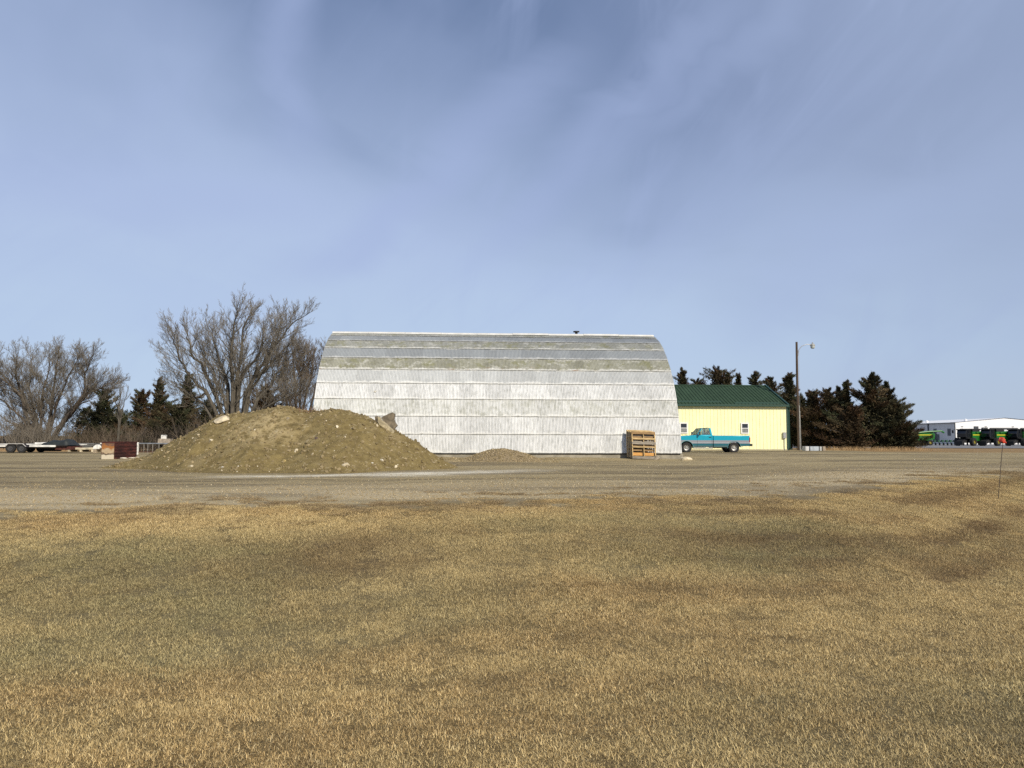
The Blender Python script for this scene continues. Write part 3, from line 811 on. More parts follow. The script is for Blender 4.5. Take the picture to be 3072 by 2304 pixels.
# ------------------------------------------------------------------ pallets leaning on the shed
woods = [mat('pale_pallet_wood', (0.50, 0.36, 0.17), 0.8, var=0.3, vscale=5, stretch=(1, 6, 6), bump=.3, objrand=0.25),
         mat('grey_pallet_wood', (0.24, 0.21, 0.165), 0.85, var=0.35, vscale=5, stretch=(1, 6, 6), bump=.3, objrand=0.2),
         mat('orange_pallet_wood', (0.52, 0.27, 0.075), 0.8, var=0.25, vscale=5, stretch=(1, 6, 6), bump=.3, objrand=0.15),
         mat('brown_pallet_wood', (0.30, 0.19, 0.085), 0.85, var=0.35, vscale=5, stretch=(1, 6, 6), bump=.3, objrand=0.2)]
PW, PH, PT = 1.10, 1.27, 0.125
def pallet(label, front, back, loc, rx_, rz_, ry_=0):
    t = empty('wooden_pallet', loc, 0, label, 'pallet', 'pallets leaning on the arched shed')
    t.rotation_euler = (rx_, ry_, rz_)
    # local: x across, z up the pallet, y depth; the face at y=0 looks out
    for x in (0.02, PW / 2, PW - 0.02):
        m_ = MB(); m_.box((x, PT / 2, PH / 2), (.04, PT - .036, PH)); m_.build('stringer', woods[0], t, bevel=.003)
    for z, hgt, k in front:
        m_ = MB(); m_.box((PW / 2, .009, z), (PW, .018, hgt)); o = m_.build('deck_board', woods[k], t, bevel=.003)
        o.rotation_euler = (0, random.uniform(-.008, .008), 0)
    for z, hgt, k in back:
        m_ = MB(); m_.box((PW / 2, PT - .009, z), (PW, .018, hgt)); m_.build('deck_board', woods[k], t, bevel=.003)
    return t
pl_x = at(633.0, 455, 34.9).x
py0 = 34.97 + (pl_x + 9.15) * .057
lean = R(-13)
f0 = [(1.20, .13, 3), (.985, .075, 0), (.74, .12, 1), (.565, .075, 0), (.045, .11, 1), (.34 - .155, .045, 0)]
f0 = [(1.20, .12, 3), (.93, .07, 0), (.72, .115, 1), (.54, .07, 0), (.05, .11, 1)]
b0 = [(1.22, .1, 0), (1.02, .09, 3), (.80, .09, 1), (.62, .09, 3), (.23, .14, 2), (.05, .09, 1)]
fb = [(1.22, .1, 0), (1.05, .09, 1), (.88, .09, 3), (.71, .09, 1), (.54, .09, 1), (.37, .09, 3), (.20, .09, 1), (.05, .09, 1)]
tilt = R(1.6)
gz = zs(pl_x, py0 - .6)
labs = ['front pallet of the leaning stack with an orange board inside near its base',
        'second pallet of the leaning stack just behind the front one',
        'third pallet of the leaning stack with a split top board',
        'rearmost pallet of the leaning stack touching the shed wall']
for i in range(4):
    yy = py0 - 0.80 + i * (PT + .012) / math.cos(lean)
    pallet(labs[i], f0 if i == 0 else fb, b0 if i == 0 else [(.1, .09, 1), (.6, .09, 3), (1.15, .09, 1)], (pl_x - i * .055, yy, gz + .03 + i * .022), lean, SYAW + R(2), tilt)


# ------------------------------------------------------------------ yellow building
yel = mat('pale_yellow_siding', (0.86, 0.84, 0.49), 0.5, var=0.04, vscale=1.5, objrand=0.03)
grn = mat('dark_green_roofing', (0.033, 0.062, 0.033), 0.7, var=0.12, spec=.2, vscale=1.5, objrand=0.05)
grnt = mat('dark_green_trim', (0.013, 0.05, 0.036), 0.45, var=0.1)
wht = mat('white_vinyl', (0.78, 0.78, 0.76), 0.5, var=0.05)
YB = at(788, 450, 66)
yb = empty('yellow_building', (YB.x, 66, -.02), SYAW * 0.9, 'pale yellow steel building with a dark green roof behind the pickup', 'building')
NP, PWD = 20, 0.914
BL = NP * PWD; BD = 9.8; EH = 3.86; RHT = 5.80
def ribbed(wd, ht, ribs, rh):
    """panel in the xz plane facing -y with trapezoid ribs"""
    p = []
    st_ = wd / ribs
    for i in range(ribs):
        x = i * st_
        p += [(x, 0), (x + .015, -rh), (x + .045, -rh), (x + .06, 0)]
        p += [(x + .06 + (st_ - .06) * .34, 0), (x + .06 + (st_ - .06) * .34 + .01, -.004), (x + .06 + (st_ - .06) * .4, 0)]
    p.append((wd, 0))
    n = len(p)
    vs = [(a, b_, 0) for a, b_ in p] + [(a, b_, ht) for a, b_ in p]
    me = bpy.data.meshes.new('panel'); me.from_pydata(vs, [], [(i, i + 1, i + 1 + n, i + n) for i in range(n - 1)])
    return me
wp = ribbed(PWD, EH, 3, .03); wp.materials.append(yel)
RL = math.hypot(BD / 2 + .25, (RHT - EH) * (BD / 2 + .25) / (BD / 2))
rp = ribbed(PWD, RL, 3, .045); rp.materials.append(grn)
ra = math.atan2(RHT - EH, BD / 2)
for i in range(NP):
    link('wall_panel', wp, None, yb, loc=(-(i + 1) * PWD, 0, 0))
    link('roof_panel', rp, None, yb, loc=(-(i + 1) * PWD, -.25, EH - .25 * math.tan(ra) + .06), rot=(-(math.pi / 2 - ra), 0, 0))
m_ = MB(); m_.prism([(0.01, 0), (0.01, EH), (BD / 2, RHT), (BD, EH), (BD, 0)], -.02, -.06, 'x'); m_.build('gable_wall', yel, yb)
m_ = MB(); m_.prism([(0.01, 0), (0.01, EH), (BD / 2, RHT), (BD, EH), (BD, 0)], -BL + .02, -BL + .06, 'x'); m_.build('gable_wall', yel, yb)
m_ = MB(); m_.box((-BL / 2, BD, EH / 2), (BL, .04, EH)); m_.build('rear_wall', yel, yb)
m_ = MB(); m_.add([(0, BD / 2, RHT + .06), (-BL, BD / 2, RHT + .06), (-BL, BD + .25, EH - .03), (0, BD + .25, EH - .03)], [(0, 1, 2, 3)]); m_.build('rear_roof', grn, yb)
m_ = MB(); m_.box((-BL / 2, -.27, EH - .06), (BL + .1, .12, .17)); m_.build('gutter', grnt, yb, bevel=.01)
m_ = MB(); m_.box((-BL / 2, -.10, EH - .03), (BL, .2, .03)); m_.build('soffit', grnt, yb)
m_ = MB(); m_.box((0.015, -.02, EH / 2), (.17, .09, EH)); m_.build('corner_trim', grnt, yb)
m_ = MB(); m_.tube([(.13, -.24, EH - .1), (.13, -.06, EH - .4), (.13, -.06, .2), (.2, -.35, .1)], .05, 8); m_.build('downspout', grnt, yb)
m_ = MB()
m_.bar((.03, -.28, EH + .0), (.03, BD / 2, RHT + .11), .14, .12); m_.bar((.03, BD + .28, EH), (.03, BD / 2, RHT + .11), .14, .12)
m_.build('rake_trim', grnt, yb)
m_ = MB(); m_.prism([(BD / 2 - .2, RHT + .02), (BD / 2, RHT + .12), (BD / 2 + .2, RHT + .02)], 0, -BL, 'x'); m_.build('ridge_cap', grn, yb)
for x0, x1, up in ((-17.4, -12.1, .55), (-12.0, -5.6, .72), (-4.5, -.6, .42)):
    m_ = MB(); y0 = -.25 + up * math.cos(ra); z0 = EH - .25 * math.tan(ra) + .06 + up * math.sin(ra)
    m_.box(((x0 + x1) / 2, y0, z0 + .06), (x1 - x0, .06, .16)); m_.build('snow_guard', grnt, yb)
glassd = mat('dark_window_glass', (0.03, 0.035, 0.045), 0.15, spec=0.6)
scrn = mat('window_screen', (0.20, 0.21, 0.21), 0.6)
def ybx(px): return (at(px, 440, 66).x - YB.x) / math.cos(SYAW)
for px in (682.5, 744.2):
    x = ybx(px); zc = 1.87; W_, H_, B_ = .68, .92, .085
    fr = MB()
    fr.box((x, -.05, zc + H_ / 2 - B_ / 2), (W_, .08, B_)); fr.box((x, -.05, zc - H_ / 2 + B_ / 2), (W_, .08, B_)); fr.box((x, -.055, zc), (W_ - 2 * B_, .07, .05))
    fr.box((x - W_ / 2 + B_ / 2, -.05, zc), (B_, .08, H_ - 2 * B_)); fr.box((x + W_ / 2 - B_ / 2, -.05, zc), (B_, .08, H_ - 2 * B_))
    fo_ = fr.build('window', wht, yb)
    m_ = MB(); m_.box((x, -.034, zc + .19), (W_ - 2 * B_, .02, .33)); m_.build('upper_pane', glassd, fo_)
    m_ = MB(); m_.box((x, -.036, zc - .19), (W_ - 2 * B_, .02, .33)); m_.build('lower_pane', scrn, fo_)
gry = mat('grey_painted_metal', (0.32, 0.33, 0.33), 0.5, metal=.2)
m_ = MB(); m_.box((-.32, -.10, 1.28), (.26, .16, .52)); m_.tube([(-.32, -.08, 1.0), (-.32, -.08, 0)], .03, 8); m_.build('electric_meter', gry, yb, bevel=.01)
m_ = MB(); m_.box((-BL / 2, -.035, .05), (BL, .03, .12)); m_.build('base_trim', mat('faded_base_trim', (.45, .42, .27), .6), yb)


# ------------------------------------------------------------------ light pole
LY = 67.0
LP = at(798.8, 451, LY)
lpz = zs(LP.x, LY)
pole = empty('light_pole', (LP.x, LY, lpz), 0, 'tall brown wooden pole with a curved arm yard light right of the yellow building', 'light pole')
pw = mat('weathered_pole_wood', (0.085, 0.060, 0.042), 0.9, var=0.35, vscale=3, stretch=(6, 6, .4), bump=.4)
PHH = at(798.8, 342, LY).z - lpz
m_ = MB(); m_.tube([(0, 0, 0), (0, 0, 3), (.0, 0, 6), (.02, 0, PHH)], [.125, .115, .105, .09], 14); autosmooth(m_.build('pole', pw, pole))
zb = PHH - .55 - .2
m_ = MB(); m_.tube([(.1, 0, zb - .25), (.16, 0, zb), (.45, 0, zb + .38), (.9, 0, zb + .55), (1.25, 0, zb + .52)], .03, 8)
m_.tube([(.12, 0, zb - .5), (.2, 0, zb - .05)], .02, 6); autosmooth(m_.build('lamp_arm', mat('galvanised_pipe', (.45, .46, .47), .4, .6), pole))
lh = MB(); lh.lathe([(.001, .36), (.05, .36), (.06, .26), (.13, .22), (.19, .14), (.20, .06), (.15, .06)], (1.42, 0, zb + .36), n=16)
lh.box((1.3, 0, zb + .50), (.22, .12, .10)); autosmooth(lh.build('lamp_head', mat('pale_lamp_housing', (.32, .32, .30), .6), pole))
lh = MB(); lh.lathe([(.17, .06), (.19, -.02), (.165, -.15), (.08, -.19), (.001, -.20)], (1.42, 0, zb + .36), n=16); autosmooth(lh.build('lamp_lens', mat('frosted_lamp_lens', (.40, .42, .38), .4), pole))
m_ = MB(); m_.tube([(.17, -.05, 0), (.16, -.06, 2.4), (.13, -.1, 3.4)], .022, 6); m_.tube([(.05, -.17, 0), (.06, -.16, 3.9)], .022, 6); m_.tube([(.2, 0, zb - .1), (.19, 0, 5.0), (.16, -.02, 3.4)], .010, 5)
m_.build('conduit', mat('pale_conduit', (.42, .42, .40), .5), pole)

# ------------------------------------------------------------------ pickup truck
def pickup():
    tx = (at(683.4, 452, 55.6).x + at(730.6, 452, 55.6).x) / 2
    t = empty('pickup_truck', (tx, 55.6, zs(tx, 55.6) - .03), R(0.5), 'teal blue pickup truck with silver side stripe parked by the yellow building', 'pickup truck')
    pm = bpy.data.materials.new('teal_and_silver_paint'); pm.use_nodes = True
    g = NG(pm.node_tree); b = pm.node_tree.nodes['Principled BSDF']
    oz = g.n('ShaderNodeSeparateXYZ', {0: g.n('ShaderNodeTexCoord').outputs['Object']}).outputs[2]
    nz_ = g.noise(g.n('ShaderNodeTexCoord').outputs['Object'], 5, 4, .6)
    oz2 = g.math('ADD', oz, g.math('MULTIPLY', nz_, .006))
    c = g.mix(g.ramp(oz2, .655, .67), (0.012, 0.115, 0.15), (0.27, 0.275, 0.30))
    c = g.mix(g.ramp(oz2, .885, .90), c, (0.004, 0.31, 0.44))
    c = g.mix(g.ramp(oz2, .915, .92), c, (0.004, 0.34, 0.47))
    pin = g.math('MULTIPLY', g.ramp(oz, .70, .71), g.ramp(oz, .73, .72))
    c = g.mix(g.math('MULTIPLY', pin, .7), c, (0.55, .6, .62))
    c = g.mix(g.math('MULTIPLY', g.ramp(oz2, .60, .40), g.math('MULTIPLY_ADD', nz_, .5, .15)), c, (.20, .18, .13))
    g.set(b.inputs['Base Color'], c)
    b.inputs['Roughness'].default_value = 0.28; b.inputs['Coat Weight'].default_value = .5; b.inputs['Metallic'].default_value = .15
    chrome = mat('dull_chrome', (.40, .395, .37), .4, .6)
    rub = mat('tyre_rubber', (.022, .022, .022), .85)
    dk = mat('dark_underbody', (.015, .015, .017), .8)
    def archpts(cx, r, z0):
        a0 = math.asin((z0 - .37) / r) if z0 > .37 else 0
        return [(cx + r * math.cos(a), .37 + r * math.sin(a)) for a in np.linspace(math.pi - a0, a0, 11)]
    W = .98
    def side(poly, nm, y0, y1, bev=.02):
        m_ = MB(); m_.prism(poly, y0, y1); o = m_.build(nm, pm, t, bevel=bev); autosmooth(o); return o
    # cab and front clip
    poly = [(-2.62, .46)] + [(-2.64, .95), (-2.58, 1.08), (-2.40, 1.15), (-.95, 1.26), (.185, 1.26), (.185, .40)]
    poly += [(-1.20, .40)] + archpts(-1.69, .46, .42)[::-1] + [(-2.2, .46)]
    side(poly, 'cab_body', -W, W, .035)
    # bed: two sides with wheel arches, floor, front and tailgate
    bp = [(.215, .40), (.215, 1.225), (2.80, 1.205), (2.82, .50), (2.2, .46)] + archpts(1.69, .46, .42)[::-1] + [(1.18, .40)]
    for y0 in (-W, W - .10): side(bp, 'bed_side', y0, y0 + .10, .02)
    m_ = MB(); m_.box((2.79, 0, .85), (.07, 2 * W - .21, .68)); m_.build('tailgate', pm, t, bevel=.015)
    m_ = MB(); m_.box((1.48, 0, .66), (2.5, 2 * W - .2, .05)); m_.box((.25, 0, .95), (.05, 2 * W - .2, .5)); m_.build('bed_floor', dk, t)
    m_ = MB()
    for y0 in (-W + .05, W - .05): m_.box((1.5, y0, 1.222), (2.55, .115, .03))
    m_.build('bed_rail', mat('pale_bed_rail', (.42, .50, .50), .4), t, bevel=.01)
    # greenhouse
    m_ = MB()
    for s_ in (-1, 1):
        m_.bar((-.93, s_ * .93, 1.25), (-.56, s_ * .77, 1.73), .06, .05)
        m_.bar((-.52, s_ * .93, 1.25), (-.50, s_ * .77, 1.72), .025, .025)
        m_.bar((.08, s_ * .935, 1.25), (.02, s_ * .775, 1.73), .13, .05)
        m_.bar((-.93, s_ * .94, 1.262), (.15, s_ * .94, 1.262), .03, .03)
        m_.build('window_frame', pm, t); m_ = MB()
    m_.bar((.12, -.8, 1.29), (.12, .8, 1.29), .06, .09)
    m_.build('cowl', pm, t)
    m_ = MB(); m_.prism([(-.62, 1.715), (-.58, 1.755), (-.2, 1.775), (.02, 1.765), (.08, 1.72)], -.78, .78); autosmooth(m_.build('roof', mat('dark_green_roof_paint', (.015, .07, .075), .35, coat=.4), t, bevel=.02))
    gl = bpy.data.materials.new('car_window_glass'); gl.use_nodes = True
    b = gl.node_tree.nodes['Principled BSDF']; b.inputs['Base Color'].default_value = (.55, .62, .6, 1); b.inputs['Roughness'].default_value = .03
    b.inputs['Transmission Weight'].default_value = 0.85; b.inputs['IOR'].default_value = 1.1
    def pane(nm, q):
        m_ = MB(); nrm = (Vector(q[1]) - Vector(q[0])).cross(Vector(q[2]) - Vector(q[0])).normalized() * .006
        m_.add([Vector(p) for p in q] + [Vector(p) + nrm for p in q], [(0, 1, 2, 3), (7, 6, 5, 4), (0, 4, 5, 1), (1, 5, 6, 2), (2, 6, 7, 3), (3, 7, 4, 0)])
        m_.build(nm, gl, t)
    pane('windshield', [(-.94, -.88, 1.26), (-.94, .88, 1.26), (-.60, .74, 1.72), (-.60, -.74, 1.72)])
    pane('rear_window', [(.13, -.82, 1.31), (.13, .82, 1.31), (.05, .72, 1.71), (.05, -.72, 1.71)])
    for s_ in (-1, 1):
        pane('side_window', [(-.88, s_ * .93, 1.27), (.05, s_ * .93, 1.27), (.0, s_ * .78, 1.71), (-.56, s_ * .78, 1.71)])
    m_ = MB(); m_.box((-.10, 0, 1.25), (.16, 1.5, .40), Matrix.Rotation(R(8), 3, 'Y')); m_.box((-.35, 0, 1.0), (.6, 1.5, .16))
    m_.box((-.02, -.42, 1.5), (.1, .28, .17)); m_.box((-.02, .42, 1.5), (.1, .28, .17)); m_.build('seat', mat('grey_seat_cloth', (.20, .20, .20), .9), t, bevel=.03)
    m_ = MB(); m_.lathe([(.17, -.012), (.185, 0), (.17, .012)], (-.62, -.4, 1.30), 'x', 16); m_.build('steering_wheel', blk, t)
    m_ = MB(); m_.box((-.80, 0, 1.26), (.22, 1.7, .08)); m_.build('dashboard', dk, t)
    # door line, handle, mirror
    for s_ in (-1, 1):
        m_ = MB(); m_.box((-.93, s_ * (W + .001), .83), (.012, .006, .80)); m_.box((.10, s_ * (W + .001), .83), (.012, .006, .80)); m_.box((-.42, s_ * (W + .001), .43), (1.03, .006, .012)); m_.build('door_seam', blk, t)
        m_ = MB(); m_.box((-.02, s_ * (W + .015), 1.10), (.16, .03, .045)); m_.build('door_handle', blk, t, bevel=.008)
        m_ = MB(); m_.box((-.80, s_ * (W + .16), 1.36), (.07, .20, .26)); m_.bar((-.78, s_ * W * .97, 1.26), (-.78, s_ * (W + .1), 1.30), .03); m_.build('side_mirror', blk, t, bevel=.015)
        m_ = MB(); m_.box((-.52, s_ * (W + .004), .335), (1.38, .05, .07)); m_.build('chrome_step', chrome, t, bevel=.01)
        m_ = MB(); m_.box((2.795, s_ * (W - .035), .93), (.075, .085, .34)); m_.build('tail_light', mat('red_lens', (.30, .012, .01), .25), t, bevel=.006)
        m_ = MB(); m_.box((-2.61, s_ * .72, .93), (.06, .36, .2)); m_.build('headlight', mat('clear_lens', (.6, .62, .62), .15), t, bevel=.01)
        for cx in (-1.69, 1.69):
            m_ = MB()
            A_ = np.linspace(math.pi * 1.02, -.02 * math.pi, 15)
            m_.tube([(cx + .475 * math.cos(a), s_ * (W + .005), .37 + .475 * math.sin(a)) for a in A_], .022, 6); autosmooth(m_.build('arch_moulding', mat('pale_teal_moulding', (.10, .25, .27), .4), t))
    m_ = MB(); m_.box((-2.64, 0, .86), (.05, 1.02, .30)); m_.build('grille', blk, t)
    m_ = MB(); m_.box((-2.70, 0, .56), (.14, 1.96, .2)); m_.build('front_bumper', chrome, t, bevel=.03)
    m_ = MB(); m_.box((2.93, 0, .56), (.16, 1.8, .17)); m_.bar((2.8, 0, .52), (3.06, 0, .52), .06); m_.box((3.04, 0, .60), (.10, .08, .12)); m_.build('rear_bumper', blk, t, bevel=.02)
    m_ = MB(); m_.box((0, 0, .50), (4.6, .95, .16)); m_.box((.75, .2, .44), (1.0, .6, .22)); m_.tube([(1.69, -.8, .37), (1.69, .8, .37)], .06, 8); m_.box((1.69, 0, .37), (.24, .26, .24))
    m_.tube([(-1.69, -.8, .37), (-1.69, .8, .37)], .05, 8); m_.box((-1.9, 0, .7), (1.2, 1.2, .5)); m_.build('chassis', dk, t)
    # wheels
    for cx in (-1.69, 1.69):
        for s_ in (-1, 1):
            yy = s_ * (W - .14)
            ty = MB(); ty.lathe([(.20, -.11), (.33, -.12), (.365, -.09), (.37, 0), (.365, .09), (.33, .12), (.20, .11)], (cx, yy, .37), 'y', 28)
            wo = ty.build('wheel', rub, t); autosmooth(wo)
            rm = MB(); o_ = s_
            rm.lathe([(.215, o_ * .10), (.205, o_ * .112), (.19, o_ * .08), (.10, o_ * .055), (.085, o_ * .10), (.001, o_ * .105)], (cx, yy, .37), 'y', 24)
            autosmooth(rm.build('rim', chrome, wo))
            hl = MB()
            for k in range(8):
                a = k * math.pi / 4
                hl.lathe([(.001, o_ * .078), (.024, o_ * .078), (.024, o_ * .070)], (cx + .145 * math.cos(a), yy + o_ * .004, .37 + .145 * math.sin(a)), 'y', 8)
            hl.build('rim_holes', blk, wo)
    # well liners keep the arches dark inside
    return t
pickup()


# ------------------------------------------------------------------ boulder, slabs and stones in the pile
def rock(name, label, cat, loc, size, rot, m, seed, sub=3, group=None, flat=False):
    import bmesh
    bm = bmesh.new(); bmesh.ops.create_icosphere(bm, subdivisions=sub, radius=0.5)
    r = random.Random(seed)
    planes = [(Vector((r.uniform(-1, 1), r.uniform(-1, 1), r.uniform(-1, 1))).normalized(), r.uniform(.26, .42)) for _ in range(12)]
    for v in bm.verts:
        for nrm, d in planes:
            e = v.co.dot(nrm) - d
            if e > 0: v.co -= nrm * e * .9
        v.co += v.co.normalized() * (float(vnoise(v.co.x * 6 + seed, v.co.y * 6 + v.co.z * 5, seed)) - .5) * .06
        v.co = Vector((v.co.x * size[0], v.co.y * size[1], v.co.z * size[2])) * 1.25
    me = bpy.data.meshes.new(name); bm.to_mesh(me); bm.free()
    o = link(name, me, m, None, loc, rot)
    return tag(o, label, cat, group)
tanrock = mat('pale_tan_stone', (0.56, 0.48, 0.33), 0.9, var=0.3, vscale=4, bump=.5, bscale=14)
greyrock = mat('grey_brown_stone', (0.26, 0.22, 0.16), 0.9, var=0.35, vscale=4, bump=.5, bscale=14)
whiterock = mat('chalky_stone', (0.60, 0.56, 0.46), 0.9, var=0.2, vscale=4, bump=.4)
def on_pile(px, py):
    """first place where the sight line meets the heap or ground"""
    for Y in np.arange(20.0, 30, .05):
        p = at(px, py, Y)
        if p.z < pz(p.x, p.y): return p
    return at(px, py, 25)
p = on_pile(223, 421)
rock('boulder', 'large pale flat topped boulder near the top left shoulder of the dirt pile', 'boulder', (p.x, p.y + .05, p.z + .02), (.54, .42, .26), (R(8), R(-10), R(12)), tanrock, 3)
small = [(375, 392, .10, 'small cream stone at mid height on the right half of the dirt pile', whiterock),
         (310, 418, .09, 'small white stone high on the middle of the dirt pile', whiterock),
         (306, 421, .07, 'small pale stone just left of the high white stone on the dirt pile', whiterock),
         (288, 419, .12, 'flat grey stone at the upper middle of the dirt pile', greyrock),
         (316, 439, .13, 'dark purple brown stone at the centre of the dirt pile', mat('dark_stone', (.11, .075, .06), .9)),
         (296, 452, .20, 'large tan clod half sunk in the lower middle of the dirt pile', tanrock),
         (284, 462, .17, 'yellowish clod low in the middle of the dirt pile', mat('ochre_clod', (.40, .30, .12), .95, var=.3)),
         (345, 466, .22, 'flat cream stone at the chalky foot of the dirt pile', tanrock),
         (372, 464, .10, 'square cream stone low on the right half of the dirt pile', whiterock),
         (382, 461, .13, 'pale grey stone low on the right end of the dirt pile', whiterock),
         (192, 467, .13, 'pale clod low on the left end of the dirt pile', tanrock),
         (238, 467, .08, 'small cream stone at the bottom edge left of the pile middle', whiterock),
         (222, 468, .10, 'cream stone at the bottom edge of the pile below the boulder', whiterock)]
for k, (px_, py_2, s_, lb, m_) in enumerate(small):
    p = on_pile(px_, py_2)
    rock('stone', lb, 'stone', (p.x, p.y + .03, p.z + s_ * .12), (s_, s_ * .8, s_ * .65), (random.uniform(-.4, .4), random.uniform(-.4, .4), random.uniform(0, 6)), m_, 20 + k, 2, group='stones in the dirt pile')
# broken slabs: outlines on their own planes with real thickness
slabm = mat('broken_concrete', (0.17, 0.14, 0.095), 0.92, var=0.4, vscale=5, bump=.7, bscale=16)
slabl = mat('lit_broken_concrete', (0.38, 0.32, 0.20), 0.92, var=0.35, vscale=6, bump=.7, bscale=16)  # paler copy of the slab concrete, sunlight put into its colour
def slab(label, pts, Y, th, m, lean_):
    base = [at((1080 + u / 12.29) / 3, (1210 + v / 12.29) / 3, Y) for u, v in pts]
    c = sum(base, Vector()) / len(base)
    q = [b_ - c for b_ in base]
    m_ = MB(); n = len(q)
    vs = [Vector((v.x, v.z * lean_, v.z)) for v in q] + [Vector((v.x * .96 + .02, v.z * lean_ + th, v.z * .96)) for v in q]
    m_.add(vs, [tuple(range(n)), tuple(range(2 * n - 1, n - 1, -1))] + [(i + n, (i + 1) % n + n, (i + 1) % n, i) for i in range(n)])
    o = m_.build('concrete_slab', m, None, loc=c, bevel=.012)
    return tag(o, label, 'concrete slab')
slab('dark triangular slab of broken concrete standing on the right shoulder of the dirt pile',
     [(760, 530), (900, 450), (1040, 380), (1180, 325), (1262, 380), (1240, 600), (1290, 720), (1370, 830), (1290, 900), (1255, 1120), (1080, 1080), (900, 700)], 25.75, .16, slabm, .18)
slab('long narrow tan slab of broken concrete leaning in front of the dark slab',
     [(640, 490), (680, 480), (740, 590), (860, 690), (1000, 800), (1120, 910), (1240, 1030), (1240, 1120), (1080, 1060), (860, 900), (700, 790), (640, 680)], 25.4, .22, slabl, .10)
slab('short dark end of concrete sticking up left of the tan slab',
     [(530, 490), (640, 475), (650, 640), (700, 820), (600, 790), (560, 650)], 25.5, .12, slabm, .05)
# loose stone at the shed corner
p = at(685.5, 462, 34.9)
rock('stone', 'pale stone on the ground at the right corner of the arched shed', 'stone', (p.x, 34.9, zs(p.x, 34.9) + .05), (.55, .35, .22), (0, 0, .3), tanrock, 55, 2)
p = at(660, 462, 34.3)
rock('stone', 'low brown stone beside the pallets under the shed footing', 'stone', (p.x, 35.2, zs(p.x, 35.2) + .06), (.4, .3, .2), (0, 0, .8), greyrock, 56, 2)

# ------------------------------------------------------------------ rusty burn box
bx0 = at(101.4, 460.6, 34.2); 
bxr = empty('burn_box', (bx0.x, 34.2, zs(bx0.x, 34.2)), 0, 'rusty dark red steel burn box left of the dirt pile', 'burn box')
rustw = bpy.data.materials.new('burnt_flaking_steel'); rustw.use_nodes = True
g = NG(rustw.node_tree); b = rustw.node_tree.nodes['Principled BSDF']; b.inputs['Roughness'].default_value = .8
oc = g.n('ShaderNodeTexCoord').outputs['Object']; oz = g.n('ShaderNodeSeparateXYZ', {0: oc}).outputs[2]
n_ = g.noise(g.mapping(oc, (1, 1, 3.2)), 3.0, 5, .65); zz_ = g.math('ADD', oz, g.math('MULTIPLY', g.math('SUBTRACT', n_, .5), .55))
c = g.mix(g.ramp(zz_, .16, .22), (.55, .49, .37), (.07, .04, .025))
c = g.mix(g.ramp(zz_, .25, .32), c, (.42, .32, .20))
c = g.mix(g.ramp(zz_, .40, .50), c, (.30, .12, .03))
c = g.mix(g.ramp(zz_, .58, .66), c, (.14, .075, .05))
g.set(b.inputs['Base Color'], c)
redm = mat('rusty_red_steel', (0.075, 0.019, 0.013), 0.75, var=0.55, vscale=2.5, stretch=(1, 1, 3))
# plan corners: front left, front corner, right back, back left
wL = (at(114.0, 460, 34.2).x - bx0.x)
c0, c1 = Vector((0, 0, 0)), Vector((wL, -.02, 0))
c2 = Vector((at(136.2, 459, 36.2).x - bx0.x, 2.0, 0)); c3 = Vector((at(121, 459, 36.2).x - bx0.x - .3, 2.2, 0))
HB = .74
def wallp(nm, a, b_, m, ribs=True, nseg=1):
    m_ = MB(); m_.bar(a + Vector((0, 0, HB / 2)), b_ + Vector((0, 0, HB / 2)), .03, HB)
    if ribs:
        for z in (.14, .28, .42, .56): m_.bar(a + Vector((0, 0, z)), b_ + Vector((0, 0, z)), .075, .03)
    m_.build(nm, m, bxr)
wallp('front_panel', c0, c1, rustw, False)
mid = (c1 + c2) / 2
wallp('side_panel', c1, mid - (c2 - c1) * .01, redm); wallp('side_panel', mid + (c2 - c1) * .01, c2, redm)
wallp('back_panel', c2, c3, redm); wallp('left_panel', c3, c0, redm)
m_ = MB()
for a_, b_ in ((c0, c1), (c1, c2), (c2, c3), (c3, c0)): m_.bar(a_ + Vector((0, 0, HB)), b_ + Vector((0, 0, HB)), .06, .05)
m_.build('top_rim', redm, bxr)
# pale ash spill at its foot
for k, (u, s_) in enumerate(((.35, .2), (.7, .16), (.95, .22))):
    q = c1.lerp(c2, u)
    rock('ash_lump', ['pale lump of ash at the foot of the red burn box near its front corner', 'small pale lump of ash at the middle of the burn box side', 'pale lump of ash at the far end of the burn box'][k], 'ash lump', (bx0.x + q.x + .15, 34.2 + q.y - .12, zs(bx0.x + q.x, 34.2) + .02), (s_ * 1.8, s_, s_ * .4), (0, 0, k), whiterock, 70 + k, 2)

# ------------------------------------------------------------------ trailer
YT = 60.0
tp = at(18, 453, YT)
tz = zs(tp.x, YT)
tr = empty('flatbed_trailer', (tp.x, YT, tz), 0, 'low tandem axle trailer with worn white rails and long tongue parked at the left', 'trailer')
whr = mat('worn_white_trailer_paint', (.74, .73, .68), .55, var=.25, vscale=2.5)
cream = mat('cream_rusty_tongue', (.60, .53, .38), .65, var=.4, vscale=3, stretch=(1, 1, 2))
dkm = mat('dark_greasy_steel', (.028, .022, .020), .6, var=.3)
redb = mat('red_brown_frame', (.075, .022, .016), .7, var=.4)
rub = mat('trailer_tyre_rubber', (.02, .02, .02), .85)
def tx_(px): return at(px, 440, YT).x - tp.x
def tz_(py): return at(18, py, YT).z - tz
S = 1.0
zr = tz_(445.6)
x_l, x_r = tx_(-62), tx_(55.5)
def tb(nm, px0, px1, py0, py1, y0, y1, m, bev=.01):
    m_ = MB(); x0, x1 = tx_(px0), tx_(px1); z0, z1 = tz_(py1), tz_(py0)
    m_.box(((x0 + x1) / 2, (y0 + y1) / 2, (z0 + z1) / 2), (x1 - x0, y1 - y0, z1 - z0)); return m_.build(nm, m, tr, bevel=bev)
